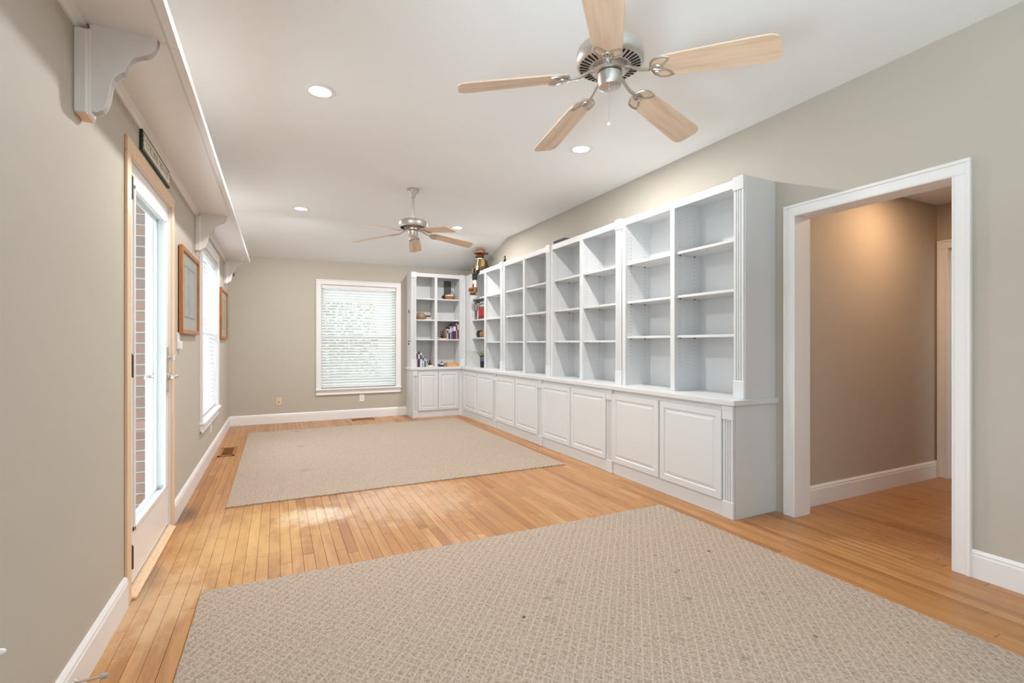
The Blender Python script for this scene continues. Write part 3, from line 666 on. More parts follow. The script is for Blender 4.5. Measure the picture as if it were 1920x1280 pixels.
# ------------------------------------------------------------------ ceiling fans
def fan(cx, cy, phi, label):
    r = thing('ceiling_fan', (cx, cy, 2.28), label, 'ceiling fan', 'nickel ceiling fans with five maple blades')
    MB().lathe([(.058, 0), (.062, -.012), (.056, -.035), (.034, -.068), (.026, -.084)], (cx, cy, ZC), 28).build('canopy', 'nickel', r, True)
    MB().lathe([(.013, 0), (.013, .27)], (cx, cy, 2.462), 14).lathe([(.02, 0), (.02, .012)], (cx, cy, 2.464), 14).build('downrod', 'nickel', r, True)
    MB().lathe([(.03, .07), (.125, .068), (.14, .06), (.146, .045), (.146, .005), (.138, -.006), (.085, -.016), (.08, -.012), (.03, -.012)], (cx, cy, 2.402), 48).build('motor_housing', 'nickel', r, True)
    sl = MB()
    for k in range(36):
        t = 2 * math.pi * k / 36; d = Vector((math.cos(t), math.sin(t), 0)); n = Vector((-d.y, d.x, 0)); a = Vector((cx, cy, 2.3885)) + d * .092; b = Vector((cx, cy, 2.3957)) + d * .131
        w0, w1 = n * .0026, n * .0044; dz = Vector((0, 0, -.0035))
        sl.add([a - w0, a + w0, b + w1, b - w1, a - w0 + dz, a + w0 + dz, b + w1 + dz, b - w1 + dz], [(0, 1, 2, 3), (4, 7, 6, 5), (0, 4, 5, 1), (1, 5, 6, 2), (2, 6, 7, 3), (3, 7, 4, 0)])
    sl.build('vent_slots', 'dark', r)
    MB().lathe([(.075, .0), (.075, -.02), (.068, -.026), (.045, -.026)], (cx, cy, 2.39), 30).build('flywheel', 'nickel', r, True)
    MB().lathe([(.047, 0), (.047, -.006)], (cx, cy, 2.368), 30).build('shadow_gap', 'dark', r, True)
    MB().lathe([(.05, .0), (.053, -.004), (.052, -.045), (.047, -.058), (.036, -.064), (.006, -.066), (.004, -.069)], (cx, cy, 2.362), 36).build('switch_housing', 'nickel', r, True)
    ch = MB().tube([(cx - .03, cy - .034, 2.33), (cx - .03, cy - .034, 2.13)], .0012, 5).build('pull_chain', 'nickel', r)
    MB().ball((cx - .03, cy - .034, 2.122), .0085, 12, 8).build('chain_knob', 'plastic', ch, True)
    p = math.radians(12.5); dr = .14
    for k in range(5):
        t = math.radians(phi + 72 * k); d = Vector((math.cos(t), math.sin(t), 0)); tt = Vector((-d.y, d.x, 0)); up = Vector((0, 0, 1))
        O = Vector((cx, cy, 0))
        def W(rr, s, e=0):
            wv = tt * math.cos(p) - up * math.sin(p); nv = up * math.cos(p) + tt * math.sin(p)
            return O + d * rr + up * (2.338 - (rr - .17) * dr) + wv * s + nv * e
        out = [(.195, -.042), (.185, -.03), (.18, 0), (.185, .03), (.195, .042), (.24, .057), (.34, .062), (.6, .071), (.635, .069), (.652, .058), (.66, .04), (.661, 0), (.66, -.04), (.652, -.058), (.635, -.069), (.6, -.071), (.34, -.062), (.24, -.057)]
        n = len(out); vs = [W(a, s, -.003) for a, s in out] + [W(a, s, .003) for a, s in out]
        gr = [(a + k * 3 + cx, s, 0) for a, s in out] * 2
        bl = MB().add(vs, [tuple(range(n)), tuple(range(n, 2 * n))[::-1]] + [(i, (i + 1) % n, n + (i + 1) % n, n + i) for i in range(n)]).build('blade', 'blade', r)
        ga = bl.data.attributes.new('grain', 'FLOAT_VECTOR', 'POINT'); ga.data.foreach_set('vector', [q for g in gr for q in g])
        iron = MB().tube([O + d * .06 + up * 2.374, O + d * .09 + up * 2.368, O + d * .115 + up * 2.352, O + d * .14 + up * 2.338, W(.175, 0, -.008)], [.009, .009, .008, .008, .008], 8)
        for sg in (-1, 1):   # two open petals and a ring
            pet = [(.176, .0), (.186, .032), (.208, .053), (.238, .057), (.262, .05), (.254, .034), (.234, .015), (.205, .006)]
            iron.tube([W(a, s * sg, -.007) for a, s in pet], .0045, 6, True)
        iron.tube([W(.207 + .02 * math.cos(q * math.pi / 6), .018 * math.sin(q * math.pi / 6), -.009) for q in range(12)], .0042, 6, True)
        iron.build('blade_iron', 'nickel', bl, True)
    return r
fan(1.312, 1.718, 14.6, 'large nickel ceiling fan nearest the camera with maple blades')
fan(1.287, 5.02, 1, 'nickel ceiling fan on downrod further back near the window')

# ------------------------------------------------------------------ recessed lights
def can(x, y, label, mat='lens', z=ZC, power=26, col=(1, .97, .93)):
    r = thing('recessed_light', (x, y, z - .004), label, 'light', 'white recessed ceiling lights')
    MB().lathe([(.068, -.006), (.092, -.005), (.098, -.0), (.068, -.0)], (x, y, z), 36, cap=False).build('trim_ring', 'plastic', r, True)
    MB().lathe([(.001, -.002), (.07, -.002)], (x, y, z), 36, cap=False).build('lens', mat, r)
    l = area('recessed_lamp', (x, y, z - .012), (0, 0, 0), .13, .13, power, col, 'DISK'); l.parent = r; l.location = (0, 0, -.008)
    return r
can(.25, 3.33, 'recessed ceiling light nearest the high wall shelf and camera')
can(2.278, 3.37, 'recessed ceiling light below the pull chain of the near fan')
can(.262, 6.33, 'recessed ceiling light above and left of the far fan')
can(2.266, 6.41, 'recessed ceiling light behind the right blades of the far fan')
can(4.25, 1.72, 'warm recessed light in the hallway ceiling', 'warmlens', HZ, 10, (1, .66, .4))

# ------------------------------------------------------------------ rugs
def rug(rc, mat, label, zt):
    x0, x1, y0, y1 = rc; bm = bmesh.new(); nx, ny = 60, 66
    pts = {}
    def E(i, n): return R.uniform(-.003, .003)
    for i in range(nx + 1):
        for j in range(ny + 1):
            ex = R.uniform(-.003, .003) if i in (0, nx) else 0; ey = R.uniform(-.003, .003) if j in (0, ny) else 0
            edge = i in (0, nx) or j in (0, ny)
            pts[i, j] = bm.verts.new((x0 + (x1 - x0) * i / nx + ex, y0 + (y1 - y0) * j / ny + ey, zt - (.0025 if edge else R.uniform(0, .0006))))
    for i in range(nx):
        for j in range(ny): bm.faces.new((pts[i, j], pts[i + 1, j], pts[i + 1, j + 1], pts[i, j + 1]))
    ex = bmesh.ops.extrude_edge_only(bm, edges=[e for e in bm.edges if e.is_boundary])
    for g in ex['geom']:
        if isinstance(g, bmesh.types.BMVert): g.co.z = .0006
    o = MB().bm(bm).build('area_rug', mat, None, True); tag(o, label, 'rug'); return o
rug(RUG1, 'rug1', 'large beige lattice-woven rug in the foreground with dark spots', .011)
rug(RUG2, 'rug2', 'beige woven rug at the far end before the back window', .011)

# ------------------------------------------------------------------ floor registers, plates, door stop
def register(x0, x1, y0, y1, label):
    r = thing('floor_register', ((x0 + x1) / 2, (y0 + y1) / 2, 0), label, 'floor vent', 'wooden floor registers')
    MB().box(x0, x1, y0, y0 + .03, 0, .008, .002).box(x0, x1, y1 - .03, y1, 0, .008, .002).box(x0, x0 + .03, y0, y1, 0, .008, .002).box(x1 - .03, x1, y0, y1, 0, .008, .002).build('register_frame', 'register', r)
    B(x0 + .02, x1 - .02, y0 + .02, y1 - .02, .0006, .002).build('opening', 'dark', r)
    n = 9; lx = (x1 - x0) < (y1 - y0)
    for k in range(n):
        if lx: a = y0 + .03 + (y1 - y0 - .06) * (k + .3) / n; B(x0 + .02, x1 - .02, a, a + .007, .002, .007).build('louver', 'register', r)
        else: a = x0 + .03 + (x1 - x0 - .06) * (k + .3) / n; B(a, a + .007, y0 + .02, y1 - .02, .002, .007).build('louver', 'register', r)
register(-.56, -.4, 5.86, 6.33, 'wooden floor register beside the left baseboard and far rug')
register(1.04, 1.38, 7.74, 7.9, 'wooden floor register below the back window')
def plate(axis, p, sgn, u, z, wd, hh, mat, label, cat, kind):
    def bx(mb, a, b, d0, d1, c, d, bev=.0015): return mb.box(p + sgn * d0, p + sgn * d1, a, b, c, d, bev) if axis == 'x' else mb.box(a, b, p + sgn * d0, p + sgn * d1, c, d, bev)
    r = thing('wall_plate', (p, u, z) if axis == 'x' else (u, p, z), label, cat)
    bx(MB(), u - wd / 2, u + wd / 2, 0, .006, z - hh / 2, z + hh / 2).build('cover', mat, r)
    if kind == 'outlet':
        for dz in (-.02, .02):
            s = bx(MB(), u - .017, u + .017, .005, .008, z + dz - .014, z + dz + .014).build('receptacle', mat, r)
            mb = MB(); bx(mb, u - .008, u - .005, .0078, .0085, z + dz - .004, z + dz + .006, 0); bx(mb, u + .005, u + .008, .0078, .0085, z + dz - .004, z + dz + .006, 0); mb.build('slots', 'dark', s)
    elif kind == 'cable': bx(MB(), u - .007, u + .007, .005, .012, z - .016, z - .002).build('jack', 'dark', r)
    elif kind == 'switch': bx(MB(), u - .03, u + .03, .006, .022, z - hh / 2, z - hh / 2 + .055, .003).build('dimmer_box', mat, r)
    return r
ms = thing('motion_sensor', (XL + .04, YB - .03, 2.15), 'small dark sensor in the back corner behind the far shelf bracket', 'sensor')
B(XL + .015, XL + .065, YB - .012, YB, 2.15, 2.21, .003).build('mount', 'slate', ms); MB().lathe([(.02, 0), (.024, -.012), (.018, -.03), (.006, -.036)], (XL + .04, YB - .01, 2.18), 16, 'y').build('sensor_head', 'black', ms, True)
plate('y', YB, -1, .028, .322, .072, .115, 'cream', 'almond cable wall plate left of the back window', 'cable plate', 'cable')
plate('y', YB, -1, 1.22, .317, .072, .115, 'plastic', 'white electrical outlet under the back window', 'outlet', 'outlet')
plate('x', XL, 1, 5.83, .323, .072, .115, 'plastic', 'white electrical outlet below the left wall window', 'outlet', 'outlet')
plate('x', XL, 1, 4.0, 1.2, .075, .115, 'plastic', 'white light switch on the left wall beside the glass door', 'switch', 'switch')
plate('x', XR - .014, -1, 7.32, .98, .07, .11, 'brown', 'brown outlet inside the corner bookcase behind the grass plant', 'outlet', 'outlet')
yy = 2.05
ds = thing('door_stop', (XL + .016, yy, .075), 'nickel rod door stop with grey tip on the left baseboard', 'door stop')
MB().lathe([(.014, 0), (.014, .004), (.006, .012)], (XL + .016, yy, .07), 14, 'x').build('base', 'nickel', ds, True)
MB().tube([(XL + .02, yy, .07), (XL + .085, yy, .07)], .0042, 10).build('rod', 'nickel', ds, True)
MB().lathe([(.006, 0), (.0085, .003), (.0085, .016), (.006, .02)], (XL + .083, yy, .07), 14, 'x').build('rubber_tip', 'rubber', ds, True)
wb = MB().lathe([(.009, 0), (.009, .01), (.007, .02), (.003, .024)], (XL, 1.585, .438), 14, 'x').build('wall_bumper', 'plastic', None, True); tag(wb, 'small white wall bumper on the left wall above the door stop', 'bumper')

# ------------------------------------------------------------------ pictures and door plaque
def picture(y0, y1, z0, z1, pr, ins, label):
    r = thing('framed_picture', (XL, (y0 + y1) / 2, z0), label, 'picture', 'wood-framed prints on the left wall')
    a, b = XL + .006, XL + .03; fw = .032
    MB().box(a, b, y0, y0 + fw, z0, z1, .003).box(a, b, y1 - fw, y1, z0, z1, .003).box(a, b, y0 + fw, y1 - fw, z0, z0 + fw, .003).box(a, b, y0 + fw, y1 - fw, z1 - fw, z1, .003).build('frame', 'frame', r)
    B(XL + .001, XL + .012, y0 + .012, y1 - .012, z0 + .012, z1 - .012).build('backing', 'black', r)
    m = B(XL + .012, XL + .015, y0 + fw - .004, y1 - fw + .004, z0 + fw - .004, z1 - fw + .004).build('mat_board', 'matboard', r)
    iy, iz0, iz1 = ins
    B(XL + .015, XL + .0158, y0 + iy - .014, y1 - iy + .014, z0 + iz0 - .014, z1 - iz1 + .014).build('mat_line', 'mat_grey', m)
    B(XL + .0158, XL + .0164, y0 + iy, y1 - iy, z0 + iz0, z1 - iz1).build('print', pr, m)
    B(XL + .019, XL + .021, y0 + fw - .002, y1 - fw + .002, z0 + fw - .002, z1 - fw + .002).build('picture_glass', 'glass', r)
picture(3.99, 4.8, 1.25, 1.866, 'print1', (.17, .13, .13), 'wood-framed watercolour print between the glass door and left window')
picture(6.62, 7.42, 1.24, 1.85, 'print2', (.18, .14, .14), 'wood-framed print beyond the left window near the back corner')
pq = thing('door_plaque', (XL, 3.3, 2.142), 'dark green sign with lettered cream face resting on the glass door casing', 'sign')
B(XL, XL + .014, 2.957, 3.636, 2.142, 2.246, .001).build('board', 'sign_green', pq)
fcx = XL + .0142
fpl = B(fcx - .0005, fcx + .0006, 2.975, 3.625, 2.153, 2.238).build('face', 'paper', pq)
chk = MB()
for k in range(52):
    y = 2.975 + .65 * k / 52
    if k % 2: chk.box(fcx + .0006, fcx + .001, y, y + .0125, 2.153, 2.159).box(fcx + .0006, fcx + .001, y, y + .0125, 2.232, 2.238)
for k in range(7):
    z = 2.153 + .085 * k / 7
    if k % 2: chk.box(fcx + .0006, fcx + .001, 2.975, 2.983, z, z + .012).box(fcx + .0006, fcx + .001, 3.617, 3.625, z, z + .012)
chk.build('checked_border', 'sign_green', fpl)
let = MB(); rr = random.Random(3); y = 3.02
while y < 3.57:   # worn lettering, too faint to read in the photograph
    wd = rr.choice([.018, .022, .026])
    if rr.random() > .12:
        let.box(fcx + .0006, fcx + .001, y, y + .005, 2.175, 2.215)
        if rr.random() > .3: let.box(fcx + .0006, fcx + .001, y + wd - .007, y + wd - .002, 2.175, 2.215)
        zc = rr.choice([2.175, 2.193, 2.21]); let.box(fcx + .0006, fcx + .001, y + .005, y + wd - .005, zc, zc + .005)
    y += wd + .006
let.build('lettering', 'green_plain', fpl)

# ------------------------------------------------------------------ things on the shelves
def book(lo, hi, cover, label, axis, fixed, z, h, depth, group, lean=0):
    # spine faces -x (axis 'x', shelf on right wall, spread in y) or -y (axis 'y', spread in x)
    def P(mb, a, b, d0, d1, c, d, bev=0): return mb.box(fixed + d0, fixed + d1, a, b, c, d, bev) if axis == 'x' else mb.box(a, b, fixed + d0, fixed + d1, c, d, bev)
    mid = (lo + hi) / 2
    r = thing('book', (fixed, mid, z) if axis == 'x' else (mid, fixed, z), label, 'book', group)
    t = .0022; mb = MB(); P(mb, lo, lo + t, 0, depth, z, z + h); P(mb, hi - t, hi, 0, depth, z, z + h); P(mb, lo, hi, 0, t, z, z + h, .0008); mb.build('cover', 'bk_' + cover, r)
    mb = MB(); P(mb, lo + t, hi - t, t, depth - .004, z + .003, z + h - .003); mb.build('pages', 'paper', r)
    mb = MB(); P(mb, lo + .15 * (hi - lo), hi - .15 * (hi - lo), -.0006, 0, z + h * .55, z + h * .85); mb.build('spine_title', 'bk_' + ('white' if cover not in ('white', 'cream', 'pink') else 'navy'), r)
    return r
G1 = 'books in the lower left bay of the back bookcase'
zc = CZ; fy = YU + .06
u = 2.028
for cv, wd, h, nm in (('pink', .03, .25, 'pale pink'), ('navy', .034, .245, 'tall navy'), ('white', .036, .23, 'white speckled'), ('grey', .012, .12, 'short grey'), ('white', .02, .185, 'thin white'), ('teal', .02, .175, 'thin teal'), ('sky', .016, .14, 'short light blue'), ('cream', .02, .115, 'short cream')):
    book(u, u + wd, cv, f'{nm} book standing on the counter in the back bookcase', 'y', fy, zc, h, .17, G1); u += wd + .0015
G2 = 'books on the third shelf of the back bookcase'
u = 2.755
for cv, wd, h, nm in (('maroon', .022, .285, 'tall maroon'), ('pink', .02, .27, 'tall pale pink'), ('purple', .055, .25, 'thick dark purple'), ('violet', .022, .235, 'violet'), ('lilac', .03, .215, 'lilac grey'), ('black', .022, .195, 'black topped'), ('cream', .022, .175, 'short cream')):
    book(u - wd, u, cv, f'{nm} book upright on the third shelf of the back bookcase', 'y', YU + .05, 1.254, h, .17, G2); u -= wd + .0015
G3 = 'books on the second shelf of the corner bookcase'
u = 7.478
for cv, wd, h, nm in (('cream', .07, .3, 'wide cream'), ('black', .022, .292, 'thin black'), ('lilac', .04, .295, 'lilac grey'), ('purple', .03, .29, 'dark purple'), ('white', .03, .27, 'white')):
    book(u - wd, u, cv, f'{nm} book on the second shelf of the corner bookcase', 'x', XU + .06, 1.568, h, .2, G3); u -= wd + .0015
def facing_book(y0, y1, x, z, h, bands, label):
    r = thing('book', (x, (y0 + y1) / 2, z), label, 'book', G3)
    B(x, x + .014, y0, y1, z, z + h, .001).build('cover', bands[0][2], r); B(x + .002, x + .0125, y0 + .002, y1 - .002, z + .0005, z + h + .0006).build('pages', 'paper', r)
    for a, b, m in bands[1:]: B(x - .0008, x, y0, y1, z + h * a, z + h * b).build('cover_band', m, r)
facing_book(7.0, 7.275, XU + .09, 1.568, .29, [(0, 1, 'bk_white'), (.5, .72, 'bk_green'), (.80, .9, 'bk_sky')], 'white and green magazine facing out on the corner bookcase shelf')
facing_book(6.98, 7.25, XU + .06, 1.568, .185, [(0, 1, 'bk_red'), (.1, .3, 'bk_maroon')], 'red book facing out in front of the green magazine')
# round clay pot and small paper box
p = MB().lathe([(.03, 0), (.058, .006), (.082, .03), (.088, .058), (.08, .085), (.06, .1), (.056, .106), (.06, .112), (.052, .112), (.048, .1), (.07, .06), (.05, .012), (.0, .01)], (2.125, YU + .14, 1.572), 28, cap=False).build('clay_pot', 'clay', None, True); tag(p, 'round tan clay pot on the second shelf of the back bookcase', 'pot')
r = thing('trinket_box', (2.255, YU + .13, 1.572), 'small pale box with open dark lid beside the clay pot', 'box')
B(2.215, 2.295, YU + .09, YU + .15, 1.572, 1.612, .002).build('box_body', 'paper', r); MB().prism([(YU + .15, 1.612), (YU + .155, 1.612), (YU + .175, 1.65), (YU + .17, 1.65)], 2.215, 2.297, 'x').build('lid', 'brown', r); B(2.22, 2.29, YU + .0885, YU + .09, 1.585, 1.6).build('label_band', 'clay', r)
# basket with hoop handle and berry wreath, slate board behind
r = thing('hoop_basket', (2.6, YU + .1, 1.918), 'brown wicker basket with hoop handle on the top shelf', 'basket')
bx, by, bz = 2.61, YU + .12, 1.918
MB().lathe([(.08, 0), (.094, .02), (.098, .055), (.09, .055), (.084, .02), (.0, .008)], (bx, by, bz), 30, cap=False).build('bowl', 'basket', r, True)
MB().tube([(bx + .094 * math.cos(t), by, bz + .045 + .11 * math.sin(t)) for t in [math.pi * k / 16 for k in range(17)]], .005, 8).build('handle', 'brown', r, True)
mb = MB()
for k in range(16): mb.ball((bx - .105 + R.uniform(-.025, .025), by - .04 + R.uniform(-.03, .03), bz + .012 + R.uniform(0, .055)), .011, 8, 6)
mb.build('berry_cluster', 'brown', r, True)
MB().ball((bx, by, bz + .05), (.075, .075, .04), 18, 10).build('cloth_lining', 'cloth_white', r, True)
o = MB().box(2.575, 2.70, yb - .03, yb - .014, 1.918, 2.25, .002).build('slate_board', 'slate'); tag(o, 'dark grey upright board behind the hoop basket', 'board')
# brown figurines
def figurine(name, c, s, mat, label, base=None, base_mat='paper'):
    r = thing(name, c, label, 'figurine'); x, y, z = c
    if base: B(x - base[0], x + base[0], y - base[1], y + base[1], z, z + base[2], .002).build('base', base_mat, r); z += base[2]
    MB().ball((x, y, z + .032 * s), (.026 * s, .022 * s, .034 * s), 14, 9, .06).ball((x - .008 * s, y - .006 * s, z + .075 * s), .02 * s, 12, 8, .05).ball((x - .02 * s, y - .01 * s, z + .093 * s), .007 * s, 8, 6).ball((x + .006 * s, y - .01 * s, z + .095 * s), .007 * s, 8, 6).tube([(x - .018 * s, y - .012 * s, z + .05 * s), (x - .036 * s, y - .03 * s, z + .03 * s), (x - .04 * s, y - .034 * s, z + .008 * s)], .008 * s, 8).tube([(x + .018 * s, y - .014 * s, z + .045 * s), (x + .024 * s, y - .034 * s, z + .012 * s)], .009 * s, 8).build('body', mat, r, True)
    MB().ball((x - .016 * s, y - .021 * s, z + .07 * s), .009 * s, 10, 7).build('muzzle', 'clay', r, True)
    return r
figurine('bear_figurine', (2.483, YU + .09, 1.254), 1.25, 'brown', 'small brown animal figurine on pale base beside the purple books', (.06, .045, .012))
figurine('bear_figurine', (2.274, YU + .12, CZ), .85, 'brown', 'dark brown animal figurine on small pale box on the counter', (.05, .05, .024))
# tea set figure and wooden box on the counter
r = thing('teapot_ornament', (2.47, YU + .1, CZ), 'black and white teapot ornament on the counter of the back bookcase', 'ornament')
MB().lathe([(.0, .0), (.035, .002), (.06, .014), (.062, .018), (.03, .012), (.0, .01)], (2.47, YU + .1, CZ), 22, cap=False).build('saucer', 'black', r, True)
MB().lathe([(.02, .012), (.034, .026), (.036, .045), (.024, .062), (.0, .066)], (2.475, YU + .1, CZ), 20, cap=False).build('pot_body', 'cloth_white', r, True)
MB().tube([(2.445, YU + .1, CZ + .035), (2.42, YU + .1, CZ + .03), (2.40, YU + .098, CZ + .04)], [.011, .008, .006], 8).tube([(2.505, YU + .1, CZ + .055), (2.53, YU + .1, CZ + .048), (2.522, YU + .1, CZ + .026), (2.508, YU + .1, CZ + .028)], .006, 8).lathe([(.026, .06), (.02, .07), (.006, .074), (.008, .084), (.0, .088)], (2.475, YU + .1, CZ), 14, cap=False).build('lid_and_handles', 'black', r, True)
r = thing('wooden_box', (2.655, YU + .12, CZ), 'low pale wooden box with carved lid on the counter', 'box')
B(2.56, 2.75, YU + .07, YU + .17, CZ, CZ + .045, .002).build('box_body', 'boxwood', r); mb = B(2.557, 2.753, YU + .067, YU + .173, CZ + .045, CZ + .056, .003)
for k in range(5): mb.ball((2.585 + k * .035, YU + .12, CZ + .057), (.014, .03, .008), 10, 6)
mb.build('lid', 'boxwood', r, True)
# corner bookcase third shelf: black house box and basket
r = thing('house_ornament', (XU + .1, 7.27, 1.279), 'small black house-shaped ornament on the corner bookcase', 'ornament')
MB().prism([(7.22, 1.279), (7.32, 1.279), (7.32, 1.345), (7.27, 1.39), (7.22, 1.345)], XU + .05, XU + .13, 'x').build('house_body', 'black', r); B(XU + .0485, XU + .05, 7.29, 7.312, 1.285, 1.31).build('doorway', 'paper', r); MB().box(XU + .1, XU + .115, 7.236, 7.25, 1.355, 1.4).build('chimney', 'black', r)
r = thing('wicker_basket', (XU + .1, 7.06, 1.279), 'brown woven oval basket beside the black house ornament', 'basket')
mb = MB()
for k in range(7):
    z = 1.285 + k * .0135; rr_ = .078 + .014 * math.sin(k / 6 * math.pi); mb.tube([(XU + .1 + .75 * rr_ * math.cos(t), 7.085 + 1.45 * rr_ * math.sin(t), z) for t in [2 * math.pi * q / 24 for q in range(24)]], .0078, 6, True)
mb.build('woven_wall', 'basket', r, True); MB().lathe([(.0, 1.281), (.07, 1.281), (.07, 1.36), (.0, 1.36)], (XU + .1, 7.085, 0), 20, cap=False).build('basket_core', 'brown', r, True)
# dark glazed pot with grass-like plant
r = thing('potted_grass', (XU + .1, 7.17, CZ), 'dark blue cylinder pot with wispy grass plant on the counter corner', 'plant')
px_, py_ = XU + .1, 7.13
MB().lathe([(.0, 0), (.052, 0), (.056, .01), (.056, .19), (.05, .19), (.05, .16), (.0, .155)], (px_, py_, CZ), 26, cap=False).build('pot', 'navy', r, True)
MB().lathe([(.0565, .1), (.0575, .105), (.0575, .165), (.0565, .17)], (px_, py_, CZ), 26, cap=False).build('glaze_band', 'slate', r, True)
for k in range(26):
    t = R.uniform(0, 2 * math.pi); l = R.uniform(.06, .15); q = Vector((px_ + .03 * math.cos(t), py_ + .03 * math.sin(t), CZ + .155)); d = Vector((math.cos(t), math.sin(t), 0)) * R.uniform(.2, .9)
    MB().tube([q, q + Vector((0, 0, .06)) + d * .02, q + Vector((0, 0, l)) + d * l * .6], [.003, .003, .0008], 4).build('grass_blade', 'leaf', r)
for dy, dz, dx in ((.42, .08, -.17), (.36, -.02, -.16), (.24, -.12, -.15), (.4, .03, -.18), (.18, -.1, -.14)):
    q = Vector((px_ - .02, py_ + .03, CZ + .16)); MB().tube([q, q + Vector((dx * .3, dy * .4, .09)), q + Vector((dx * .7, dy * .75, .07 + dz * .4)), q + Vector((dx, dy, dz))], [.0022, .002, .0016, .0008], 4).build('long_frond', 'leaf', r)
# plush doll sitting on top of the corner bookcase, legs over the edge
dx, dy, dz = XU + .045, 7.1, UT
DK_ = .84
r = thing('plush_doll', (dx, dy, dz), 'plush doll in olive coat and boots sitting on the corner bookcase', 'doll')
MB().lathe([(.06, 0), (.1, .015), (.108, .06), (.092, .115), (.066, .168), (.04, .2), (.0, .205)], (dx + .02, dy, dz), 20, cap=False).build('coat', 'coat', r, True)
hd = MB().ball((dx - .01, dy, dz + DK_ * .285), (.055, .052, .058), 16, 10).ball((dx - .06, dy, dz + DK_ * .268), (.034, .03, .026), 12, 8).ball((dx, dy - .055, dz + DK_ * .31), .018, 10, 7).ball((dx, dy + .055, dz + DK_ * .31), .018, 10, 7).build('head', 'fur', r, True)
MB().ball((dx - .092, dy, dz + DK_ * .275), .008, 8, 6).ball((dx - .055, dy - .02, dz + DK_ * .3), .006, 8, 6).ball((dx - .055, dy + .02, dz + DK_ * .3), .006, 8, 6).build('face', 'black', hd, True)
MB().lathe([(.115, .0), (.118, .006), (.062, .016), (.058, .05), (.04, .062), (.0, .064)], (dx, dy, dz + DK_ * .335), 22, cap=False).ball((dx - .01, dy + .075, dz + DK_ * .36), (.02, .035, .022), 10, 7, .1).ball((dx - .01, dy - .07, dz + DK_ * .35), (.02, .035, .02), 10, 7, .1).build('hat', 'straw', r, True)
MB().lathe([(.05, 0), (.066, .008), (.06, .022), (.04, .026)], (dx - .012, dy, dz + DK_ * .215), 18, cap=False).build('collar', 'cloth_white', r, True)
for sg in (-1, 1):
    a = MB().tube([(dx, dy + sg * .07, dz + DK_ * .2), (dx - .02, dy + sg * .135, dz + DK_ * .13), (dx - .035, dy + sg * .15, dz + DK_ * .05)], [.034, .034, .03], 10).build('sleeve', 'sleeve', r, True)
    MB().ball((dx - .04, dy + sg * .158, dz + DK_ * .022), (.028, .026, .03), 12, 8, .05).build('paw', 'fur', a, True)
    hx = dx - .095
    l = MB().tube([(dx - .02, dy + sg * .035 + .02, dz + DK_ * .035), (dx - .085, dy + sg * .035 + .03, dz + DK_ * .02), (hx, dy + sg * .03 + .035, dz - .06), (hx, dy + sg * .026 + .035, dz - .14)], [.034, .036, .03, .026], 10).build('trouser_leg', 'black', r, True)
    MB().tube([(hx, dy + sg * .026 + .035, dz - .135), (hx, dy + sg * .026 + .035, dz - .2)], [.023, .021], 10).build('sock', 'cloth_white', l, True)
    bz_ = dz - .215 - (.075 if sg > 0 else 0) * 0 - (.06 if sg < 0 else 0)
    if sg < 0: MB().tube([(hx, dy + sg * .026 + .035, dz - .19), (hx, dy + sg * .026 + .035, dz - .27)], [.02, .02], 8).build('sock', 'cloth_white', l, True)
    MB().tube([(hx, dy + sg * .026 + .035, bz_ + .02), (hx, dy + sg * .026 + .035, bz_ - .06)], [.03, .034], 12).ball((hx - .035, dy + sg * .026 + .05, bz_ - .065), (.055, .036, .028), 14, 8).build('boot', 'boot', l, True)
    B(hx - .088, hx + .03, dy + sg * .026 + .015, dy + sg * .026 + .083, bz_ - .1, bz_ - .088, .004).build('boot_sole', 'brown', l)
MB().prism([(dy - .01, dz + DK_ * .055), (dy + .085, dz + DK_ * .05), (dy + .07, dz - .05), (dy + .01, dz - .045)], dx - .135, dx - .128, 'x').build('apron_cloth', 'sleeve', r)
tg = B(dx - .10, dx - .097, dy - .115, dy - .035, dz + DK_ * .01, dz + DK_ * .085).build('paper_tag', 'cloth_white', r); MB().tube([(dx - .095, dy - .06, dz + DK_ * .085), (dx - .075, dy - .04, dz + DK_ * .16), (dx - .06, dy - .03, dz + DK_ * .21)], .008, 6).build('ribbon', 'cloth_white', tg, True)
for k in range(3): B(dx - .1006, dx - .1, dy - .105, dy - .05 - .01 * k, dz + DK_ * .03 + .015 * k, dz + DK_ * .035 + .015 * k).build('tag_line', 'bk_grey', tg)
# small dark bird and flat tray on the bookcase tops
r = thing('bird_figurine', (XU + .04, 6.17, UT + .012), 'small black bird figurine on top of the bookcases right of the doll', 'figurine')
MB().ball((XU + .03, 6.185, UT + .045), (.016, .022, .03), 12, 8).ball((XU + .028, 6.178, UT + .082), .014, 10, 7).tube([(XU + .03, 6.2, UT + .03), (XU + .03, 6.215, UT + .013)], [.01, .004], 6).build('bird_body', 'black', r, True); MB().lathe([(.004, 0), (.0, .016)], (XU + .014, 6.17, UT + .08), 8, 'x', False).build('beak', 'boxwood', r)
r = thing('metal_tray', (XU + .1, 4.72, UT), 'dark shallow tray lying on top of the bookcases', 'tray')
MB().prism([(XU + .04, UT + .001), (XU + .2, UT + .001), (XU + .22, UT + .04), (XU + .02, UT + .04), (XU + .024, UT + .034), (XU + .044, UT + .006), (XU + .196, UT + .006), (XU + .216, UT + .034)][:4], 4.6, 4.84, 'y').build('tray_body', 'slate', r); B(XU + .03, XU + .21, 4.61, 4.83, UT + .04, UT + .045, .001).build('tray_rim', 'black', r)
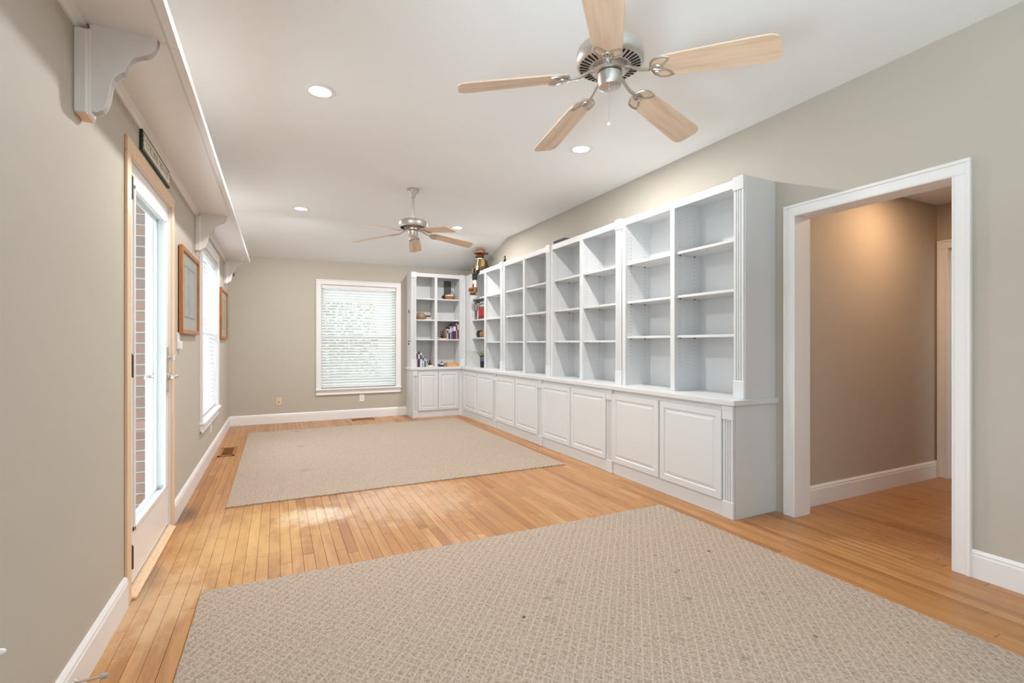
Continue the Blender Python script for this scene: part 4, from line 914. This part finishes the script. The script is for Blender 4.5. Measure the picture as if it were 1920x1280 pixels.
# narrow hanging scroll on the side of the back bookcase
hx_ = 1.932; r = thing('hanging_scroll', (hx_, 7.79, 1.18), 'narrow white hanging scroll with dark marks on the bookcase side', 'wall hanging')
B(hx_ - .003, hx_ - .0012, 7.745, 7.835, 1.225, 1.69).build('scroll_cloth', 'cloth_white', r)
MB().tube([(hx_ - .005, 7.73, 1.69), (hx_ - .005, 7.85, 1.69)], .005, 8).tube([(hx_ - .005, 7.74, 1.69), (hx_ - .005, 7.79, 1.735), (hx_ - .005, 7.84, 1.69)], .003, 6).build('top_rod', 'black', r, True)
MB().tube([(hx_ - .005, 7.73, 1.222), (hx_ - .005, 7.85, 1.222)], .006, 8).build('bottom_rod', 'black', r, True)
MB().ball((hx_ - .006, 7.79, 1.175), .014, 10, 7).tube([(hx_ - .005, 7.79, 1.22), (hx_ - .005, 7.79, 1.18)], .0015, 5).build('pendant', 'black', r, True)
mk = MB(); rr = random.Random(5)
for k in range(24):
    z = 1.26 + k * .017; wd = rr.uniform(.012, .035); y = 7.79 + rr.uniform(-.012, .012); mk.box(hx_ - .0036, hx_ - .003, y - wd / 2, y + wd / 2, z, z + rr.uniform(.003, .009))
mk.box(hx_ - .0036, hx_ - .003, 7.748, 7.751, 1.24, 1.68).box(hx_ - .0036, hx_ - .003, 7.829, 7.832, 1.24, 1.68); mk.build('painted_marks', 'bk_navy', r)

# ------------------------------------------------------------------ garden beyond the back window
def shrub(cx, cy, h, rad, n, label):
    r = thing('garden_shrub', (cx, cy, -.35), label, 'shrub', 'shrubs in the garden')
    mb = MB()
    for k in range(5): mb.tube([(cx + R.uniform(-.1, .1), cy, -.36), (cx + R.uniform(-.4, .4), cy + R.uniform(-.2, .2), h * .5), (cx + R.uniform(-.7, .7), cy + R.uniform(-.4, .4), h * .85)], [.03, .02, .008], 6)
    mb.build('stems', 'bark', r)
    mb = MB()
    for k in range(n):
        t, z = R.uniform(0, 6.283), R.uniform(-.1, 1); q = math.sqrt(R.random()) * rad * (1 - .35 * abs(z - .4)); c = Vector((cx + q * math.cos(t), cy + .6 * q * math.sin(t), -.25 + z * h))
        a = Vector((R.uniform(-1, 1), R.uniform(-1, 1), R.uniform(-1, 1))).normalized() * .05; b = a.orthogonal().normalized() * .025
        mb.add([c - a, c + b, c + a, c - b], [(0, 1, 2, 3)])
    o = mb.build('foliage', 'leaf', r, kind='stuff')
shrub(.9, 9.6, 2.2, 1.0, 2600, 'leafy green shrub outside the back window')
shrub(3.3, 9.9, 1.9, .9, 1800, 'lower leafy shrub right of the back window garden')
for o in bpy.data.objects:
    if '_o' in o: del o['_o']
